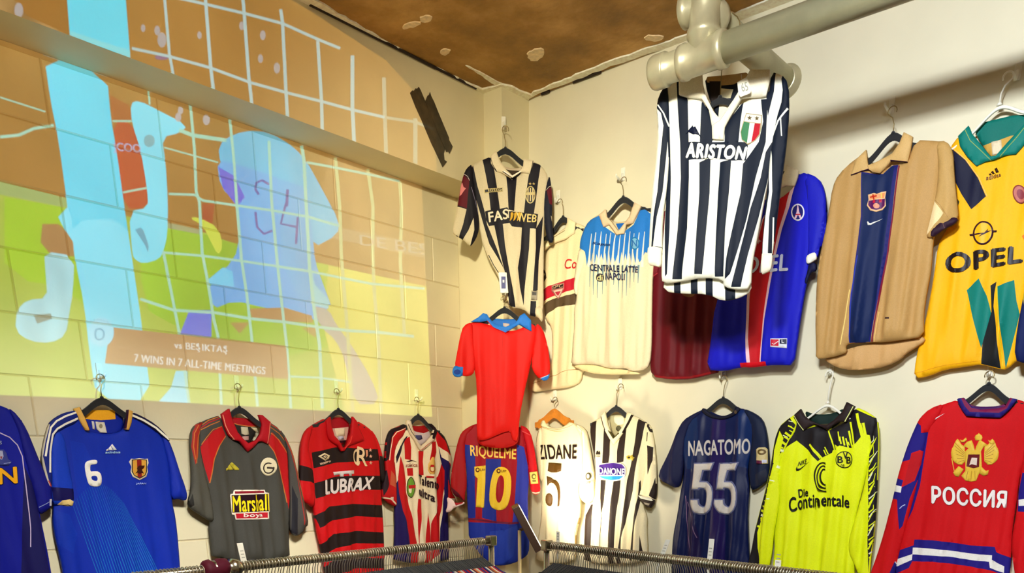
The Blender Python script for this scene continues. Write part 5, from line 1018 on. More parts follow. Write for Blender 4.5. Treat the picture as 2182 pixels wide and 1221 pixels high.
for dx in (0, 165):
    five = [(284 + dx, 520, 1), (420 + dx, 514, 1), (398 + dx, 574, 1), (342 + dx, 576, 1), (326 + dx, 640, 1), (376 + dx, 642), (410 + dx, 690), (408 + dx, 790), (385 + dx, 850), (330 + dx, 874), (275 + dx, 850), (250 + dx, 800), (254 + dx, 760, 1), (316 + dx, 760, 1), (318 + dx, 800), (340 + dx, 815), (358 + dx, 790), (360 + dx, 730), (345 + dx, 700), (318 + dx, 690), (318 + dx, 704, 1), (264 + dx, 702, 1)]
    p = smooth_poly(a(five), 1); G.decal('number', p, SVO, label='silver numeral five')
    cx, cy = np.mean([q[0] for q in p]), np.mean([q[1] for q in p])
    five2 = [(292 + dx, 528, 1), (408 + dx, 523, 1), (392 + dx, 566, 1), (334 + dx, 568, 1), (316 + dx, 650, 1), (370 + dx, 651), (402 + dx, 694), (400 + dx, 788), (379 + dx, 843), (330 + dx, 865), (280 + dx, 843), (258 + dx, 800), (260 + dx, 768, 1), (308 + dx, 768, 1), (310 + dx, 804), (340 + dx, 824), (366 + dx, 792), (368 + dx, 728), (350 + dx, 692), (312 + dx, 682), (310 + dx, 694, 1), (273 + dx, 693, 1)]
    G.decal('number_fill', smooth_poly(a(five2), 1), (206, 196, 184), lift=.0052)
G.done()

# ---------- 20 neon yellow and black
a = Z(1590, 840, 3.203); G = Garment('football_jersey', 'neon yellow long-sleeved goalkeeper style jersey with black splashes and round club badge', RIGHT.off(.06), 20, 1.2)
YE, BK = (226, 236, 10), (26, 20, 24)
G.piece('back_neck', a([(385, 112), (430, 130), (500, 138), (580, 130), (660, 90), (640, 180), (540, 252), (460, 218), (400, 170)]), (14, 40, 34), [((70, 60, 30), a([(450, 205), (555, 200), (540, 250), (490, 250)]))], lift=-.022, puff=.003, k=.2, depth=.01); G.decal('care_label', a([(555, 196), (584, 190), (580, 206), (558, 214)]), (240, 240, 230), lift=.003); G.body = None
sp = [(BK, a([(340, 140), (300, 200), (340, 230), (300, 300), (260, 370), (236, 412), (280, 360), (345, 316), (420, 380), (488, 458), (520, 432), (585, 400), (590, 385), (640, 350), (720, 370), (760, 320), (800, 270), (842, 280), (850, 330), (905, 200), (895, 170), (740, 100), (660, 180), (560, 250), (480, 215), (400, 240)]))]
bars = [((432, 340), (516, 436), 3.4), ((430, 345), (505, 440), 2.5), ((560, 250), (590, 330), 3), ((585, 320), (606, 384), 3), ((628, 255), (640, 320), 2.5), ((640, 290), (650, 340), 3), ((660, 290), (672, 350), 3.5), ((710, 190), (740, 360), 4), ((756, 130), (778, 230), 6), ((775, 200), (800, 310), 8), ((800, 195), (815, 285), 5), ((700, 250), (722, 370), 4), ((680, 300), (700, 380), 3), ((535, 360), (560, 410), 2.5), ((528, 380), (545, 415), 2.5), ((600, 350), (660, 390), 6), ((690, 330), (750, 370), 5), ((790, 280), (840, 320), 6)]
for p0, p1, w in bars: sp.append((YE, stroke(a([p0, p1]), w)))
for x0, y0, x1, y1, w in [(690, 285, 718, 368, 2.4), (735, 255, 760, 320, 2), (650, 300, 662, 350, 1.8), (596, 320, 612, 380, 2)]: sp.append((BK, stroke(a([(x0, y0), (x1, y1)]), w)))
G.piece('body', a([(360, 120), (300, 155), (235, 215), (215, 300), (205, 420), (215, 560), (225, 700), (205, 850), (185, 960), (190, 1050), (175, 1200), (175, 1300), (735, 1300), (730, 1120), (715, 1000), (735, 860), (760, 760), (800, 600), (840, 420), (860, 280), (895, 175), (820, 120), (740, 85), (690, 180), (560, 250), (470, 215), (410, 190)]), YE, sp, k=1.0)
G.fold(a([(560, 260)])[0], a([(556, 700)])[0], .012, .016); G.fold(a([(500, 560)])[0], a([(470, 1200)])[0], .016, .02)
r2 = random.Random(4); zl = [(BK, a([(300, 160), (230, 220), (200, 300), (185, 400), (165, 520), (140, 640), (105, 760), (70, 900), (50, 960), (22, 1130), (10, 1180), (110, 1190), (80, 1050), (80, 940), (130, 780), (160, 600), (190, 480), (230, 420), (320, 260), (340, 210)]))]
for k in range(34):
    t = k / 33; x = 300 - 215 * t + r2.uniform(-16, 26) * (1 - .6 * t); y = 190 + 700 * t ** 1.1 + r2.uniform(-10, 10)
    zl.append((YE if k % 5 else (236, 240, 190), stroke(a([(x, y), (x + r2.uniform(20, 44) * (1 - .5 * t), y + r2.uniform(2, 34) * (1 - .8 * t))]), r2.uniform(1.4, 5.5))))
zl.append((YE, a([(232, 250), (260, 300), (215, 480), (190, 470), (196, 380)])))
G.piece('sleeve', a([(345, 140), (290, 165), (225, 220), (195, 320), (178, 420), (160, 540), (130, 660), (95, 790), (60, 930), (35, 1080), (8, 1190), (75, 1200), (150, 1200), (175, 1080), (185, 950), (205, 850), (228, 700), (222, 560), (235, 430), (300, 320), (345, 230)]), YE, zl, lift=.010, k=1.1, label='long sleeve, black with yellow flecks along its outer side')
zr = [(BK, a([(895, 170), (905, 300), (900, 500), (890, 760), (870, 1000), (845, 1130), (838, 1220), (836, 1000), (840, 800), (836, 600), (842, 420), (860, 290)]))]
for k in range(26):
    t = k / 25; x = 848 + 4 * math.sin(k * 2.1); y = 300 + 780 * t
    zr.append((YE if k % 4 else (226, 230, 190), stroke(a([(x - 6, y + 40), (x + 26, y + 14 - 18 * (k % 3)), (x + r2.uniform(24, 54), y - r2.uniform(10, 46))]), (r2.uniform(1.6, 4.5), .8))))
G.piece('sleeve', a([(895, 168), (906, 260), (905, 420), (895, 620), (885, 820), (870, 1000), (850, 1140), (840, 1300), (790, 1300), (735, 1140), (704, 1080), (702, 1000), (735, 880), (775, 760), (810, 620), (840, 430), (862, 290)]), YE, zr, lift=.012, k=1.2, label='long sleeve with black outer side')
G.piece('collar', a([(375, 102), (335, 140), (330, 160), (392, 250), (430, 225), (470, 203), (520, 225), (560, 245), (598, 212), (640, 188), (690, 190), (745, 84), (690, 54), (660, 120), (600, 180), (555, 210), (500, 205), (440, 180), (400, 150)]), (44, 28, 28), [((226, 232, 140), stroke(a([(334, 150), (362, 200), (396, 246)]), 1.7)), ((226, 232, 140), stroke(a([(736, 84), (706, 140), (678, 188)]), 1.7))], lift=.014, puff=.005, k=.4, smooth=0, label='black polo collar with yellow line')
G.text('maker_lettering', 'NIKE', a([(360, 462), (416, 440), (414, 470), (356, 490)]), (24, 24, 14), .04, .2)
G.decal('maker_mark', a([(342, 512), (350, 492), (352, 508), (368, 506), (430, 462), (360, 522), (346, 524)]), (24, 24, 14))
G.decal('crest', a(ellipse(672, 447, 57, 58, 30)), (34, 34, 14), [((226, 230, 30), a(ellipse(672, 447, 51, 52, 28)))])
for ch, x, y in (('B', 646, 446), ('V', 680, 418), ('B', 702, 450)): G.text('crest_lettering', ch, a([(x - 15, y - 22), (x + 15, y - 22), (x + 15, y + 22), (x - 15, y + 22)]), (34, 34, 14), .04, lift=.0058)
G.text('crest_lettering', '09', a([(648, 478), (672, 478), (672, 500), (648, 500)]), (34, 34, 14), .02, lift=.0058)
OUT = [ellipse(532, 565, 62, 98, 30, -.08, .45 * math.pi, 1.62 * math.pi), ellipse(534, 565, 44, 76, 26, -.08, .45 * math.pi, 1.62 * math.pi), ellipse(538, 565, 26, 54, 22, -.08, .45 * math.pi, 1.62 * math.pi)]
for e_ in OUT: G.line('sponsor_mark', a(e_), 2.6, (24, 24, 14))
G.text('sponsor_lettering', 'Die', a([(356, 652), (428, 642), (430, 694), (360, 706)]), (22, 22, 12), .05)
G.text('sponsor_lettering', 'Continentale', a([(296, 712), (706, 700), (704, 776), (302, 808)]), (22, 22, 12), .04, 0, arc=.28, space=.86)
G.done()

# ---------- 21 red hockey jersey
a = Z(1850, 800, 2.9); G = Garment('hockey_jersey', 'large red ice hockey jersey with golden double-headed eagle and white Cyrillic lettering', RIGHT.off(.06), 21, .9)
RD, BLU, WT = (214, 8, 18), (34, 22, 130), (232, 228, 220)
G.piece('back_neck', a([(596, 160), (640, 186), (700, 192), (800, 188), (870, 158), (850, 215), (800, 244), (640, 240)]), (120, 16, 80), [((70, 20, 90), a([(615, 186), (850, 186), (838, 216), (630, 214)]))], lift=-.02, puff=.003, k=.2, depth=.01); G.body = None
G.piece('body', a([(555, 148), (470, 175), (380, 210), (330, 270), (340, 400), (310, 560), (270, 750), (225, 930), (185, 1060), (165, 1150), (170, 1300), (860, 1300), (880, 1130), (885, 960), (910, 800), (935, 600), (990, 500), (1080, 330), (1040, 210), (960, 160), (915, 145), (860, 230), (815, 258), (612, 250), (580, 200)]), RD,
        [(BLU, a([(165, 1090), (280, 1050), (285, 1014), (400, 1018), (530, 1035), (640, 1050), (780, 1060), (790, 1092), (885, 1130), (900, 1250), (770, 1210), (640, 1180), (400, 1150), (270, 1150), (250, 1190), (160, 1230)])), (WT, a([(165, 1140), (272, 1104), (275, 1064), (400, 1070), (530, 1086), (640, 1100), (764, 1112), (762, 1140), (840, 1180), (838, 1221), (750, 1190), (745, 1152), (640, 1140), (500, 1120), (390, 1112), (272, 1106), (268, 1140), (180, 1180), (166, 1180)])),
         (BLU, a([(338, 470), (352, 380), (372, 350), (345, 520), (320, 680), (275, 830), (225, 930), (195, 950), (200, 850), (260, 700), (300, 620)]))], k=1.0, rough=.75)
G.piece('sleeve', a([(470, 172), (380, 205), (320, 262), (300, 300), (265, 380), (235, 460), (205, 550), (180, 640), (160, 730), (130, 850), (95, 980), (55, 1110), (15, 1221), (-10, 1310), (150, 1310), (170, 1180), (200, 1060), (240, 900), (290, 720), (325, 560), (345, 440), (370, 340), (440, 250)]), RD,
        [(BLU, a([(300, 290), (328, 310), (330, 356), (372, 350), (345, 470), (320, 462), (270, 480), (262, 520), (208, 535), (235, 450), (265, 370)])), ((196, 14, 26), a([(268, 492), (330, 470), (330, 560), (280, 650), (222, 690), (240, 600)])), (BLU, a([(330, 540), (325, 600), (260, 760), (215, 930), (196, 952), (190, 850), (185, 760), (200, 720), (215, 690), (290, 650)])), (WT, a([(168, 676), (214, 686), (208, 726), (158, 716)])), (BLU, a([(182, 636), (222, 648), (212, 686), (170, 676)])), (BLU, a([(158, 716), (208, 724), (200, 770), (148, 760)])), ((190, 200, 240), stroke(a([(200, 822), (215, 806), (232, 798)]), 1.6)), ((196, 190, 200), stroke(a([(170, 1150), (186, 1230)]), 2.6)), ((30, 20, 120), a([(166, 1150), (196, 1210), (190, 1310), (100, 1310)]))], lift=.009, k=1.0, rough=.75, label='long red sleeve with blue and white bands')
G.piece('sleeve', a([(960, 160), (1040, 205), (1110, 330), (1180, 520), (1240, 760), (1300, 1000), (1330, 1300), (920, 1300), (890, 1120), (888, 1000), (915, 860), (930, 720), (950, 560), (975, 380)]), RD, [(BLU, a([(930, 720), (955, 600), (1240, 700), (1260, 860), (925, 840)])), (WT, a([(930, 768), (1250, 730), (1255, 790), (932, 806)]))], lift=.009, k=1.0, rough=.75, label='long red sleeve with blue and white bands')
G.piece('collar', a([(552, 150), (560, 142), (592, 138), (640, 195), (700, 212), (800, 205), (850, 190), (880, 138), (922, 148), (880, 205), (818, 262), (610, 252), (580, 210)]), (40, 24, 120), [((130, 16, 70), a([(578, 142), (592, 138), (640, 200), (700, 212), (800, 205), (852, 186), (878, 138), (895, 142), (860, 205), (812, 232), (632, 226), (600, 190)]))], lift=.012, puff=.004, k=.3, smooth=0, label='navy and dark red neckband')
G.decal('maker_mark', a([(388, 272), (392, 258), (400, 268), (420, 262), (474, 234), (410, 276), (394, 284)]), (240, 226, 226))
GO, GD2 = (226, 184, 60), (160, 100, 20)
def wing(sx):
    X = lambda x: 660 + sx * (x - 660)
    P = [(X(600), 480), (X(598), 440), (X(575), 425), (X(562), 400), (X(552), 392), (X(545), 400), (X(534), 418), (X(528), 436), (X(518), 452), (X(512), 476), (X(514), 500), (X(520), 520), (X(534), 536), (X(556), 550), (X(580), 552), (X(600), 530)]
    Zs = [(GD2, stroke(a([(X(596), 478 + 9 * k), (X(530 + 5 * k), 408 + 26 * k)]), .9)) for k in range(6)]
    G.decal('eagle_wing', a(P), GO, Zs, label='golden eagle wing')
wing(1); wing(-1)
G.decal('eagle_body', a([(640, 400), (655, 440), (660, 470), (668, 440), (690, 396), (712, 410), (740, 430), (716, 440), (700, 470), (705, 560), (690, 600), (670, 650), (640, 656), (600, 650), (576, 620), (600, 590), (600, 470), (620, 450), (590, 436), (612, 410)]), GO, [((110, 26, 30), a([(618, 488), (692, 488), (688, 566), (652, 574), (606, 562)])), ((226, 206, 190), a([(640, 508), (676, 510), (672, 556), (640, 548), (624, 556), (632, 530)])), (GD2, stroke(a([(640, 590), (636, 650)]), .9)), (GD2, stroke(a([(660, 590), (664, 644)]), .9)), (GD2, stroke(a([(616, 590), (604, 640)]), .9))], label='golden double-headed eagle with red shield')
G.decal('eagle_crown', a([(658, 384), (664, 370), (680, 362), (684, 356), (690, 362), (704, 372), (708, 386), (700, 402), (664, 402)]), GO)
for q in ([(560, 560), (590, 580), (560, 626), (540, 622), (526, 600)], [(700, 560), (728, 590), (746, 584), (740, 612), (716, 620), (690, 606)], [(568, 396), (585, 402), (606, 384), (612, 398), (596, 412), (576, 414)], [(742, 398), (764, 410), (780, 402), (776, 424), (756, 424)]): G.decal('eagle_claw', a(q), GO, lift=.0036)
G.line('eagle_sceptre', a([(516, 512), (536, 604)]), 1.4, GO)
G.text('chest_lettering', 'РОССИЯ', a([(396, 684), (862, 716), (850, 820), (392, 788)]), (240, 232, 226), .045, -.08, arc=-.0, outline=((110, 6, 20), .03), label='white Cyrillic lettering with a dark edge')
G.done()

# ---------- 13 the striped shirt that hangs free from the pipe
ang = math.radians(14); SHU = Vector((math.cos(ang), math.sin(ang), 0)); SHN = Vector((math.sin(ang), -math.cos(ang), 0))
SHP = Plane((1.668, -.55, EYE), SHU, SHN)
a = Z(1360, 130, 4.21); c = Z(1340, 0, 1.85)
G = Garment('football_jersey', 'black and white striped long-sleeved shirt hanging free below the big pipe', SHP, 13, .7)
WT, BK, CW = (240, 240, 224), (12, 24, 44), (244, 236, 212)
G.piece('back_neck', a([(575, 110), (680, 100), (800, 90), (1000, 60), (960, 200), (860, 380), (740, 540), (680, 460), (600, 260)]), BK, [((196, 160, 110), a([(575, 100), (1000, 50), (950, 120), (840, 180), (720, 190), (600, 160)])), ((236, 230, 200), a([(722, 215), (838, 225), (812, 305), (712, 306)])), ((236, 226, 196), a([(712, 345), (800, 345), (790, 490), (700, 486)])), ((40, 30, 30), a([(620, 150), (722, 150), (720, 330), (628, 330)]))], lift=-.03, puff=.003, k=.15, depth=.008); G.body = None  # tan band: shade inside the collar, put into the colour
G.piece('back_panel', c([(130, 1085), (300, 1080), (470, 1085), (476, 1140), (420, 1170), (360, 1180), (300, 1150), (200, 1150), (125, 1140)]), WT, [(BK, c([(168, 1085), (194, 1085), (194, 1150), (168, 1150)])), (BK, c([(235, 1085), (262, 1085), (262, 1150), (235, 1150)])), (BK, c([(294, 1085), (322, 1085), (322, 1180), (294, 1180)])), (BK, c([(372, 1085), (412, 1085), (412, 1180), (372, 1180)]))], lift=-.035, puff=.003, k=.3, depth=.01, label='frayed back hem'); G.body = None
stripes = [c([(185, 290), (207, 300), (212, 560), (205, 700), (200, 900), (190, 1000), (175, 1100), (176, 1120), (210, 1120), (240, 900), (246, 700), (240, 500), (232, 385), (200, 370)]),
           ]
bs = [[(186, 300), (208, 340), (232, 395), (236, 560), (238, 700), (232, 900), (220, 1000), (208, 1100), (170, 1100), (192, 900), (205, 700), (202, 560), (192, 420)],
      [(286, 392), (330, 470), (345, 505), (328, 560), (280, 560)], [(278, 640), (322, 620), (318, 760), (305, 900), (296, 1000), (288, 1080), (258, 1080), (268, 900), (278, 760)],
      [(300, 395), (322, 400), (345, 440), (370, 480), (395, 470), (452, 395), (440, 480), (432, 560), (378, 560), (378, 525), (330, 525), (302, 470)],
      [(360, 640), (404, 630), (395, 760), (380, 900), (372, 1090), (338, 1090), (345, 900), (352, 760)],
      [(450, 645), (512, 560), (530, 480), (520, 390), (548, 390), (540, 560), (500, 700), (465, 860), (430, 980), (400, 1080), (378, 1100), (385, 1020), (410, 900), (440, 760)],
      [(560, 275), (578, 285), (572, 360), (548, 460), (542, 380)], [(565, 560), (548, 700), (510, 860), (470, 1000), (440, 1130), (402, 1130), (440, 980), (480, 820), (520, 700), (540, 600)],
      [(110, 350), (145, 350), (160, 480), (165, 700), (160, 900), (150, 1080), (142, 1090), (140, 900), (148, 700), (140, 500)],
      [(232, 560), (470, 560), (462, 632), (404, 634), (330, 622), (232, 632)]]
G.piece('body', c([(190, 290), (150, 330), (118, 380), (118, 480), (145, 560), (150, 700), (140, 860), (130, 980), (126, 1080), (130, 1115), (200, 1108), (290, 1090), (370, 1098), (372, 1130), (430, 1140), (478, 1135), (482, 1040), (510, 900), (540, 740), (565, 620), (600, 540), (628, 400), (628, 330), (600, 290), (560, 280), (550, 380), (450, 390), (395, 470), (360, 500), (330, 470), (286, 385), (205, 380)]), WT, [(BK, c(p)) for p in bs], k=.8)
G.fold(c([(300, 640)])[0], c([(290, 1090)])[0], .02, .012)
G.piece('sleeve', c([(150, 330), (118, 380), (110, 430), (118, 500), (110, 620), (92, 760), (85, 880), (80, 975), (78, 1040), (128, 1052), (130, 980), (132, 860), (150, 740), (158, 620), (160, 500), (158, 400)]), BK, [(WT, c([(112, 430), (130, 450), (140, 500), (128, 620), (118, 760), (100, 860), (92, 975), (80, 975), (84, 860), (92, 740), (108, 600), (118, 500)])), (WT, c([(155, 560), (158, 640), (150, 740), (134, 860), (130, 975), (100, 975), (115, 860), (136, 760), (148, 640)])), (WT, stroke(c([(115, 415), (140, 450), (160, 500)]), 3)), (CW, c([(78, 975), (130, 978), (128, 1056), (76, 1044)]))], lift=.012, k=1.0, label='long striped left sleeve')
G.piece('cuff', c([(80, 972), (104, 980), (130, 978), (130, 1030), (126, 1056), (100, 1048), (80, 1046), (76, 1010)]), CW, lift=.018, puff=.004, k=.4, label='cream left cuff')
G.piece('sleeve', c([(600, 292), (630, 330), (632, 440), (622, 560), (612, 640), (598, 740), (584, 860), (566, 1000), (560, 1060), (524, 1080), (525, 1000), (535, 860), (548, 740), (560, 600), (580, 480), (610, 380)]), BK, [(WT, c([(556, 560), (566, 620), (568, 760), (556, 860), (550, 1000), (560, 1005), (562, 1060), (526, 1080), (530, 960), (540, 860), (555, 760), (552, 640)])), (WT, stroke(c([(566, 540), (590, 480), (628, 430)]), 4)), (WT, stroke(c([(600, 470), (604, 540)]), 2.6)), (WT, stroke(c([(572, 860), (568, 1000)]), 3)), (CW, c([(526, 1003), (566, 1000), (560, 1066), (524, 1084)]))], lift=.014, k=1.0, label='long striped right sleeve')
G.piece('cuff', c([(528, 1000), (548, 1006), (568, 1000), (566, 1040), (560, 1068), (540, 1078), (524, 1084), (524, 1040)]), CW, lift=.02, puff=.004, k=.4, label='cream right cuff')
G.piece('collar', a([(575, 120), (370, 190), (372, 310), (440, 330), (575, 345), (640, 450), (668, 600), (670, 706), (770, 714), (780, 600), (830, 510), (930, 340), (1000, 330), (1150, 325), (1180, 200), (1185, 90), (1010, 90), (920, 260), (860, 360), (740, 530), (680, 460), (600, 300), (580, 200)]), CW, [((170, 160, 140), stroke(a([(668, 590), (740, 545), (790, 470)]), .8))], lift=.016, puff=.004, k=.4, smooth=0, label='wide cream collar')
G.text('sponsor_lettering', 'ARISTON', a([(440, 740), (976, 775), (952, 888), (432, 868)]), (240, 240, 224), .07, .06, space=.88, cuts=(20, 3))
G.decal('maker_mark', a([(425, 660), (455, 620), (475, 600), (490, 582), (498, 600), (515, 592), (530, 620), (545, 650), (570, 690), (540, 665), (515, 660), (500, 664), (480, 655), (455, 640)]), (12, 20, 50))
G.decal('crest', a([(970, 468), (1112, 488), (1108, 600), (1090, 670), (1050, 715), (985, 752), (930, 710), (918, 640), (940, 560)]), (176, 160, 120), [((236, 228, 206), a([(974, 476), (1106, 494), (1100, 562), (952, 542)])), ((14, 120, 60), a([(950, 548), (1000, 555), (975, 735), (932, 704), (924, 640)])), ((240, 238, 226), a([(1000, 555), (1046, 560), (1018, 726), (975, 740)])), ((196, 16, 36), a([(1046, 560), (1098, 568), (1086, 660), (1048, 708), (1014, 728)]))])
for x, y in ((1000, 512), (1066, 518)): G.decal('star', a(star(x, y, 22)), (110, 90, 50), lift=.0045)
G.done()
tg = thing('price_tag', 'cream swing tag on the collar of the free-hanging striped shirt', 'tag')
pts = a([(906, 226), (990, 180), (1030, 300), (1020, 325), (935, 358), (916, 330)]); q = [SHP.w(*SHP.uv(p), .035) for p in pts]; n = len(q)
mesh_obj('card', q + [p - SHN * .0012 for p in q], [tuple(range(n)), tuple(range(2 * n - 1, n - 1, -1))] + [(i, n + i, n + (i + 1) % n, (i + 1) % n) for i in range(n)], PAPER, tg)
P, F = text_faces('65', a([(936, 236), (992, 224), (1006, 300), (950, 312)]), .0, cuts=(2, 2)); mesh_obj('tag_lettering', [SHP.w(*SHP.uv(p), .0356) for p in P], F, mat('pencil_grey', (150, 150, 130), .7), tg)
mb = MB(); mb.tube([SHP.w(*SHP.uv(a([(940, 150)])[0]), .03), SHP.w(*SHP.uv(a([(950, 235)])[0]), .035)], .0007, 5); mb.build('string', PAPER, tg)
rebase(tg, q[4])
# ------------------------------------------------------------ hangers and the hooks they hang from
def hung(desc, plane, wall, wd, apex, top, kind='black', half=.155, drop=.07, hook=None, hd=1, tilt=0):
    hanger('%s hanger %s' % ({'black': 'black velvet', 'white': 'white plastic', 'wood': 'amber wooden', 'brown': 'black velvet'}[kind], desc), plane, apex, top, kind, half, drop, hookdir=hd, tilt=tilt)
    if hook: wall_hook('white adhesive hook %s' % desc.replace('inside', 'above').replace('holding', 'holding up'), wall, hook, wd)
hung('inside the blue number 6 jersey', LEFT.off(.042), LEFT, .045, (217, 848), (213, 797), hook=(212, 796))
hung('inside the charcoal sponsor-box polo', LEFT.off(.042), LEFT, .045, (510, 868), (506, 817), hook=(504, 820))
hung('inside the red and black hooped polo', LEFT.off(.042), LEFT, .045, (721, 872), (717, 828), hook=(716, 828))
hung('inside the red and white striped jersey', LEFT.off(.042), LEFT, .045, (891, 884), (888, 846), hook=(887, 846))
hung('inside the blue jersey cut off at the left', LEFT.off(.042), LEFT, .045, (-70, 842), (-72, 800), hook=(-72, 800))
hung('inside the maroon-sleeved corner jersey', DIAG.off(.068), DIAG, .06, (1077, 316), (1077, 268), hook=(1073, 268), hd=-1)
hung('inside the plain red corner shirt', DIAG.off(.132), DIAG, .125, (1075, 656), (1074, 630), hook=(1074, 630))
hung('inside the yellow number 10 jersey', DIAG.off(.045), DIAG, .045, (1066, 893), (1066, 858), hook=(1066, 858))
hung('inside the cream jersey with chest bands', RIGHT.off(.028), RIGHT, .028, (1200, 462), (1193, 424), half=.13, hook=(1190, 424))
hung('inside the sky blue striped jersey', RIGHT.off(.066), RIGHT, .06, (1328, 420), (1329, 377), hd=-1, hook=(1328, 377))
hung('inside the dark maroon jersey', RIGHT.off(.045), RIGHT, .04, (1462, 418), (1462, 380), hook=(1462, 380))
hung('inside the royal blue tower-badge jersey', RIGHT.off(.088), RIGHT, .08, (1628, 345), (1628, 305), hook=(1628, 305))
hung('inside the gold shirt', RIGHT.off(.088), RIGHT, .08, (1903, 284), (1903, 226), hd=-1, tilt=.10, half=.125, hook=(1900, 232))
hung('inside the amber yellow jersey', RIGHT.off(.045), RIGHT, .04, (2130, 222), (2150, 152), 'white', hook=(2168, 160), tilt=.2)
hung('inside the dark blue jersey at the right edge', RIGHT.off(.11), RIGHT, .1, (2310, 205), (2312, 150), half=.09, hook=(2312, 150))
hung('inside the cream number 5 jersey', RIGHT.off(.04), RIGHT, .04, (1181, 876), (1183, 846), 'wood', .13, .055, hook=(1183, 846))
hung('inside the purple-oval striped jersey', RIGHT.off(.04), RIGHT, .04, (1313, 866), (1323, 818), hook=(1322, 822), hd=-1)
hung('inside the navy number 55 jersey', RIGHT.off(.04), RIGHT, .04, (1541, 848), (1543, 800), hook=(1542, 800))
hung('inside the neon yellow jersey', RIGHT.off(.05), RIGHT, .045, (1764, 858), (1768, 790), 'white', hook=(1772, 790))
hung('inside the red eagle jersey', RIGHT.off(.05), RIGHT, .045, (2107, 818), (2110, 790), half=.125, hook=(2110, 792))
# under-bar of the two plastic hangers, whose ends show in front of the collars
for (p0, p1, off, lb) in (((1712, 884), (1800, 862), .075, 'white plastic hanger bar'), ((2078, 282), (2170, 246), .065, 'b')):
    pass

# ------------------------------------------------------------ galvanised pipe frame under the ceiling
GALV = mat('galvanised_pipe', (176, 172, 138), 0.42, 0.35, 14, .10, .10, 60)
GALV2 = mat('cast_fitting', (188, 180, 146), 0.35, 0.4, 20, .10, .15, 70)
pf = thing('pipe_frame', 'heavy galvanised pipe frame with tee fittings under the ceiling', 'pipe')
TX, TY, TZ, WZ, PR = 1.662, -.70, EYE + 1.372, EYE + 1.502, .046
mb = MB(); mb.tube([(TX + .02, TY, TZ), (TX + 3.6, TY, TZ)], PR, 28); mb.build('long_pipe', GALV, pf, True)
def collar_(x0, x1, r, n=28): return [(x0, r - .004), (x0 + .003, r), (x1 - .003, r), (x1, r - .004)]
def lathe(axis_o, axis_d, prof, name, m, par, n=28):
    o = Vector(axis_o); d = Vector(axis_d).normalized(); mb = MB(); mb.tube([o + d * p[0] for p in prof], [p[1] for p in prof], n, 0, True); return mb.build(name, m, par, True)
lathe((TX, TY, TZ), (1, 0, 0), [(-.085, .046), (-.082, .053), (-.062, .055), (-.058, .051), (.058, .051), (.062, .056), (.085, .056), (.089, .050)], 'tee_fitting', GALV2, pf)
lathe((TX, TY, TZ), (-1, 0, 0), [(.08, .046), (.135, .046), (.138, .051), (.142, .053), (.185, .053), (.196, .049), (.202, .038), (.204, .0)], 'end_cap', GALV2, pf)
lathe((TX, TY, TZ), (0, 0, 1), [(0, .050), (.050, .050), (.054, .056), (.072, .056), (.076, .050)], 'tee_branch', GALV2, pf)
mb = MB(); mb.tube([(TX, TY, TZ), (TX, TY, WZ)], .040, 24); mb.build('nipple', GALV, pf, True)
lathe((TX, TY, WZ), (0, 0, 1), [(-.078, .050), (-.074, .057), (-.055, .057), (-.05, .052), (.06, .052), (.064, .057), (.08, .057), (.084, .05)], 'cross_fitting', GALV2, pf)
lathe((TX, TY, WZ), (0, 1, 0), [(0, .05), (.05, .052), (.055, .057), (.078, .057), (.082, .05)], 'cross_outlet', GALV2, pf)
lathe((TX, TY, WZ + .02), (-1, 0, 0), [(0, .04), (.055, .042), (.058, .05), (.082, .05), (.086, .044), (.086, .03), (.07, .0)], 'side_outlet', GALV2, pf)
mb = MB(); mb.tube([(TX, TY, WZ), (TX, 0, WZ)], .044, 24); mb.build('wall_pipe', GALV, pf, True)
lathe((TX, 0, WZ), (0, -1, 0), [(0, .062), (.008, .062), (.012, .054), (.03, .052), (.034, .046)], 'wall_flange', GALV2, pf)
mb = MB(); mb.tube([(TX, TY, WZ), (TX, TY, ZC)], .044, 24); mb.build('ceiling_pipe', GALV, pf, True)
lathe((TX, TY, ZC), (0, 0, -1), [(0, .09), (.012, .09), (.016, .06), (.034, .055)], 'ceiling_flange', GALV2, pf)
mb = MB(); mb.tube([(TX + 2.4, TY, TZ), (TX + 2.4, TY, ZC)], .044, 24); mb.build('ceiling_pipe', GALV, pf, True)
rebase(pf, (TX, TY, TZ))
# hanger of the free shirt, hooked over the wall pipe
hw = SHP.O + SHU * 0
ua = (Vector((TX, -.55, 0)) - Vector((SHP.O.x, SHP.O.y, 0))).dot(SHU)
def at_uv(pl, u, v):
    d = pl.w(u, v) - CAM; return (1091 + FPX * d.dot(RR) / d.dot(_f), PCY - FPX * d.dot(UU) / d.dot(_f))
SH2 = SHP.off(-.016)
hanger('black velvet hanger hooked over the wall pipe, holding the free striped shirt', SH2, at_uv(SH2, ua - .006, 1.30), at_uv(SH2, ua, WZ - EYE + .050), 'brown', .18, .075, hookdir=1, r=.050)

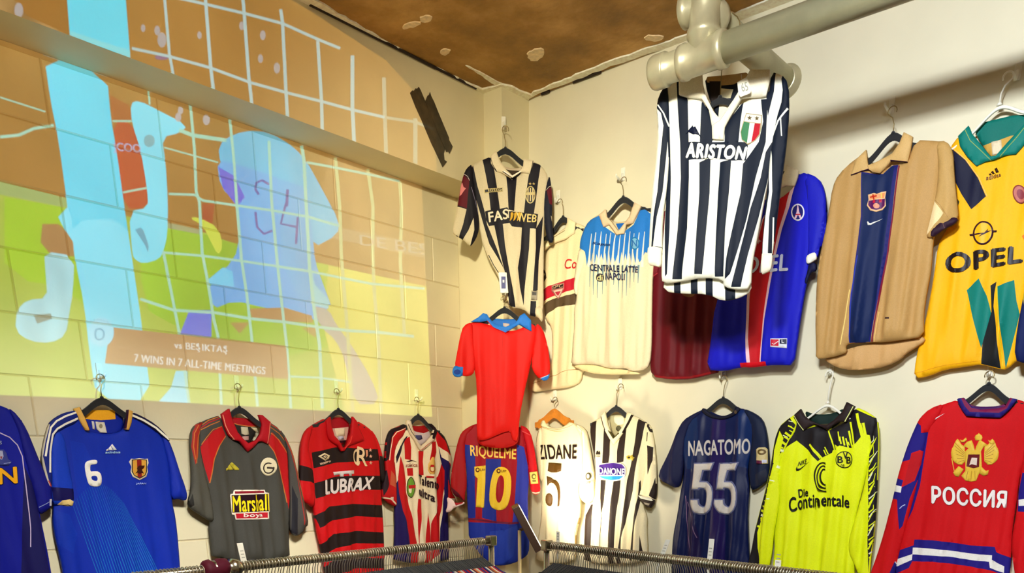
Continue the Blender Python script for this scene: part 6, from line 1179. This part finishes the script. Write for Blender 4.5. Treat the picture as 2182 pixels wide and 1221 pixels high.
# ------------------------------------------------------------ black tape on the bulkhead
zt = Z(820, 160, 3.817); TP = LEFT.off(BB + .0015); TAPE = mat('dusty_black_tape', (62, 52, 34), 0.45, 0, 30, .35, .3, 60)
for pts, lb in (([(205, 145), (222, 125), (236, 128), (250, 108), (262, 112), (275, 95), (290, 120), (330, 215), (420, 400), (500, 560), (480, 640), (485, 690), (505, 705), (470, 750), (400, 600), (380, 560), (300, 370), (250, 260)], 'left strip of black tape stuck high on the left wall'),
                ([(326, 214), (345, 170), (358, 160), (366, 138), (375, 170), (400, 220), (440, 320), (520, 510), (522, 530), (550, 582), (525, 640), (514, 622), (500, 628), (488, 600), (430, 470), (380, 340)], 'right strip of black tape, overlapping the other on the left wall')):
    q = [TP.uv(p) for p in zt(pts)]; h = .0 if 'left strip' in lb else .0012; n = len(q)
    v = [TP.w(u, w, h + .001) for u, w in q] + [TP.w(u, w, h - .001) for u, w in q]
    o = mesh_obj('tape_strip', v, [tuple(range(n)), tuple(range(2 * n - 1, n - 1, -1))] + [(i, n + i, n + (i + 1) % n, (i + 1) % n) for i in range(n)], TAPE); tag(o, lb, 'tape')

# ------------------------------------------------------------ LED work light on a stand in the corner
LP = DIAG.off(.31)
p1, p2 = LP.at((1097, 1078)), LP.at((1146, 1170)); ax = (p2 - p1); ctr = (p1 + p2) / 2; L = ax.length / 2; ax.normalize()
view = (ctr - CAM).normalized(); nrm = (view.cross(ax)).normalized()
if nrm.dot(LP.U) < 0: nrm = -nrm
dep = ax.cross(nrm).normalized()
lamp = thing('work_light', 'slim LED panel light on a thin stand in the corner, shining at the cream jersey', 'lamp')
mb = MB(); mb.obox(ctr, ax * L, nrm * .019, dep * .10); o = mb.build('panel_case', mat('lamp_case', (70, 46, 30), .4), lamp); bv = o.modifiers.new('bevel', 'BEVEL'); bv.width = .004; bv.segments = 2
mb = MB(); mb.obox(ctr + nrm * .0205, ax * (L - .012), nrm * .001, dep * .088); mb.build('light_panel', mat('led_panel', (255, 240, 214), .5, emit=8.0), lamp)
foot = Vector((ctr.x - .0, ctr.y, 0)); pc = LP.at((1107, 1130))
mb = MB(); mb.tube([(pc.x, pc.y, .02), (pc.x, pc.y, pc.z)], .009, 12); mb.build('pole', mat('lamp_pole', (216, 196, 150), .35, .5), lamp, True)
mb = MB(); mb.tube([pc, ctr], .008, 10); mb.build('joint', mat('lamp_case', (70, 46, 30), .4), lamp, True)
for k in range(3):
    an = k * 2.094 + .4; mb = MB(); mb.tube([(pc.x, pc.y, .16), (pc.x + .2 * math.cos(an), pc.y + .2 * math.sin(an), .01)], .007, 8); mb.build('leg', mat('lamp_pole', (216, 196, 150), .35, .5), lamp, True)
d = bpy.data.lights.new('led_light', 'AREA'); d.shape = 'RECTANGLE'; d.size = 2 * L; d.size_y = .18; d.energy = P_LED; d.color = (1.0, .88, .66); d.spread = math.radians(105)
lo = bpy.data.objects.new('led_light', d); COL.objects.link(lo)
mw = Matrix.Identity(4); aim = (nrm * 1.0 + view * .55).normalized(); xx = (ax - aim * ax.dot(aim)).normalized(); yy = (-aim).cross(xx)
for i in range(3): mw[i][0], mw[i][1], mw[i][2], mw[i][3] = xx[i], yy[i], -aim[i], (ctr + nrm * .027)[i]
lo.matrix_world = mw
rebase(lamp, (pc.x, pc.y, 0))

# ------------------------------------------------------------ two chrome garment rails packed with hangers
CHR = mat('chrome_rail', (190, 184, 166), .22, 1.0, 30, .15)
HSTEEL = mat('hanger_wire', (206, 198, 176), .3, .9)
def rack(label, A, B, zr, n, t0, t1, side, tags, grp, palette, rnd):
    A, B = Vector((*A, zr)), Vector((*B, zr)); D = (B - A).normalized(); S = Vector((-D.y, D.x, 0)) * side
    rk = thing('garment_rail', label, 'clothes rack')
    mb = MB(); mb.tube([A - D * .02, B + D * .02], .014, 14); mb.build('rail', CHR, rk, True)
    for P_ in (A, B):
        mb = MB(); mb.tube([P_ + Vector((0, 0, .02)), Vector((P_.x, P_.y, .06))], .013, 12); mb.build('post', CHR, rk, True)
        mb = MB(); mb.obox(P_ - Vector((0, 0, .0)), D * .02, S * .018, Vector((0, 0, .022))); o = mb.build('corner_fitting', CHR, rk); bv = o.modifiers.new('bevel', 'BEVEL'); bv.width = .004; bv.segments = 2
        mb = MB(); mb.tube([Vector((P_.x, P_.y, .06)) - S * .28, Vector((P_.x, P_.y, .06)) + S * .28], .014, 12); mb.build('foot', CHR, rk, True)
    mb = MB(); mb.tube([Vector((A.x, A.y, .06)), Vector((B.x, B.y, .06))], .012, 12); mb.build('bottom_rail', CHR, rk, True)
    rebase(rk, ((A.x + B.x) / 2, (A.y + B.y) / 2, 0))
    # one hanger: wire hook over the rail, black sloping shoulders
    def frame(P_, jit): return P_, D, S
    Wd = .215
    def hmesh():
        mb = MB(); r = .0175; pts = []
        for k in range(9):
            an = math.radians(200 - k * 31); pts.append(Vector((0, r * math.cos(an), r * math.sin(an) + .0)))
        pts = [Vector((0, -r, -.008))] + [Vector((0, r * math.cos(math.radians(180 - k * 27)), r * math.sin(math.radians(180 - k * 27)))) for k in range(8)] + [Vector((0, .004, -.030)), Vector((0, 0, -.075))]
        mb.tube(pts, .0017, 5)
        hb = MB(); nn = 10; V = []; F = []
        for i in range(nn + 1):
            x = -Wd + 2 * Wd * i / nn; z = -.078 - .085 * (1 - math.exp(-(abs(x) / (.45 * Wd)) ** 1.5))
            for dx, dz in ((-.0035, .010), (.0035, .010), (.0035, -.012), (-.0035, -.012)): V.append((dx, x, z + dz))
        for i in range(nn):
            for k in range(4): F.append((i * 4 + k, i * 4 + (k + 1) % 4, (i + 1) * 4 + (k + 1) % 4, (i + 1) * 4 + k))
        F += [(3, 2, 1, 0), (nn * 4, nn * 4 + 1, nn * 4 + 2, nn * 4 + 3)]; hb.add(V, F)
        return mb, hb
    mb, hb = hmesh()
    R3 = Matrix(((D.x, S.x, 0), (D.y, S.y, 0), (0, 0, 1)))
    root = thing('rail_hanger', grp[1], 'hanger', grp[0]); h1 = mb.build('wire_hook', HSTEEL, root, True); h2 = hb.build('shoulder_bar', VELVET, root)
    # garments on the rail: slim shells that follow the shoulders
    def gmesh():
        g = MB(); prof = []
        nn = 12
        for i in range(nn + 1):
            x = -.225 + .45 * i / nn; z = -.085 - .085 * (1 - math.exp(-(abs(x) / (.45 * Wd)) ** 1.5)) + (.027 if abs(x) > .06 else -.006)
            prof.append((x, z))
        prof += [(.275, -.30), (.235, -.36), (.215, -.30), (.205, -.78), (-.205, -.78), (-.215, -.30), (-.235, -.36), (-.275, -.30)]
        m_ = len(prof); v = [(-.004, y, z) for y, z in prof] + [(.004, y, z) for y, z in prof]
        f = [(i, (i + 1) % m_, m_ + (i + 1) % m_, m_ + i) for i in range(m_)] + [tuple(range(m_))[::-1], tuple(range(m_, 2 * m_))]
        g.add(v, f); return g
    gm = gmesh(); gme = {}
    rr = random.Random(rnd)
    for k in range(n):
        t = t0 + (t1 - t0) * (k + rr.uniform(-.15, .15)) / (n - 1); P_ = A + D * t
        if k == 0: o = root
        else:
            o = root.copy(); COL.objects.link(o)
            for ch in (h1, h2): c_ = ch.copy(); COL.objects.link(c_); c_.parent = o
        yaw = math.atan2(D.y, D.x) + rr.uniform(-.012, .012) + (0 if side > 0 else math.pi)
        o.location = P_; o.rotation_euler = (0, 0, yaw)
        if side < 0: pass
        col = palette[0] if rr.random() < palette[1] else rr.choice(palette[2])
        if palette[3] and k < palette[3]: col = palette[2][k % len(palette[2])]
        if k % 2 == 0 or k < palette[3]:
            if col not in gme:
                gg = MB(); gg.v = list(gm.v); gg.f = list(gm.f); gg.m = list(gm.m)
                ob = gg.build('rail_garment', cloth(col)); gme[col] = ob.data
            else: ob = bpy.data.objects.new('rail_garment', gme[col]); COL.objects.link(ob)
            ob.location = P_ + D * .0045; ob.rotation_euler = (0, 0, yaw)
            cn = {(20, 18, 20): 'black', (12, 14, 20): 'black'}.get(col) or NAMES[col]
            tag(ob, '%s garment on a hanger, packed on the %s' % (cn, grp[2]), 'garment', '%s garments on the %s' % (cn, grp[2]))
    for p, tl, hgt, lb in tags:
        dd = ray(*p); tt = (zr - CAM.z) / dd.z; q = CAM + dd * tt; t = (q - A).dot(D); P_ = A + D * t
        tgt = thing('size_divider', lb, 'rail tag')
        mb = MB(); N_ = Vector((0, 0, 1)) ; W_ = (S * .4 + D * .9 * (1 if tl >= 0 else 1)).normalized()
        up = Vector((0, 0, 1)) + D * tl; up.normalize(); side_v = D
        fn = up.cross(side_v).normalized()
        mb.obox(P_ + up * (.016 + hgt / 2), D * .011, up * (hgt / 2), fn * .001); o = mb.build('card', PAPER, tgt); bv = o.modifiers.new('bevel', 'BEVEL'); bv.width = .0008
        mb = MB()
        for j in range(3): mb.obox(P_ + up * (.03 + j * .011) + fn * .0012, D * .006, up * .0015, fn * .0003); mb.obox(P_ + up * (.03 + j * .011) - fn * .0012, D * .006, up * .0015, fn * .0003)
        mb.build('printed_lines', mat('tag_print', (170, 166, 150), .6), tgt)
        mb = MB(); mb.obox(P_ - up * .016, D * .005, up * .034, fn * .001); mb.build('stem', PAPER, tgt)
        rebase(tgt, P_)
    return A, B, D, S
NAMES = {(210, 205, 190): 'white', (30, 40, 120): 'blue', (180, 20, 40): 'red', (214, 110, 50): 'orange', (90, 20, 50): 'maroon', (200, 190, 60): 'yellow'}
PAL = [(30, 40, 120), (180, 20, 40), (210, 205, 190), (214, 110, 50), (90, 20, 50), (210, 205, 190), (30, 40, 120), (180, 20, 40)]
rack('chrome garment rail packed with hangers below the left wall', (.868, -.946), (.905, -3.15), EYE - .30, 130, .06, 1.62, 1,
     [((522, 1207), .15, .062, 'white size divider card on the left rail')], ('packed hangers on the left rail', 'black velvet hanger with wire hook packed on the left chrome rail', 'left rail'), ((20, 18, 20), .86, PAL, 50), 5)
rack('chrome garment rail packed with hangers below the right wall', (1.209, -.98), (3.0, -1.452), EYE - .30, 130, .05, 1.45, -1,
     [((1186, 1165), .0, .045, 'small size divider at the post end of the right rail'), ((1412, 1190), .45, .058, 'leaning size divider card in front of the striped jersey'), ((1514, 1202), .05, .066, 'upright size divider card below the navy jersey'), ((1700, 1214), .0, .02, 'short dark clip on the right rail')],
     ('packed hangers on the right rail', 'black velvet hanger with wire hook packed on the right chrome rail', 'right rail'), ((12, 14, 20), .9, PAL, 0), 9)
# rail joint and the maroon cloth bunched over the left rail
j = ceil = None
dd = ray(487, 1212); tt = (-.30) / dd.z; q = CAM + dd * tt
jo = thing('rail_joint', 'chunky chrome joint clamped round the left rail', 'rail fitting')
D0 = Vector((.037, -2.204, 0)).normalized(); q = Vector((.868, -.946, EYE - .3)) + D0 * (q - Vector((.868, -.946, EYE - .3))).dot(D0)
lathe(q - D0 * .05, D0, [(0, .018), (.004, .026), (.03, .03), (.034, .022), (.05, .020), (.066, .022), (.07, .031), (.1, .029), (.104, .018)], 'clamp', CHR, jo, 18)
mb = MB(); mb.tube([q, q + Vector((0, 0, -.07))], [.022, .016], 14); mb.build('socket', CHR, jo, True); rebase(jo, q)
dd = ray(447, 1212); tt = (-.30) / dd.z; q = CAM + dd * tt; q = Vector((.868, -.946, EYE - .3)) + D0 * (q - Vector((.868, -.946, EYE - .3))).dot(D0)
mb = MB(); prof = [(0, .018), (.01, .030), (.03, .034), (.055, .031), (.075, .034), (.085, .028), (.09, .017)]
mb.tube([q - D0 * .045 + D0 * p[0] + Vector((0, 0, .004 * math.sin(p[0] * 90))) for p in prof], [p[1] for p in prof], 16)
o = mb.build('maroon_cloth', cloth((84, 10, 34)), None, True); tag(o, 'maroon cloth bunched round the left rail beside the joint', 'cloth')
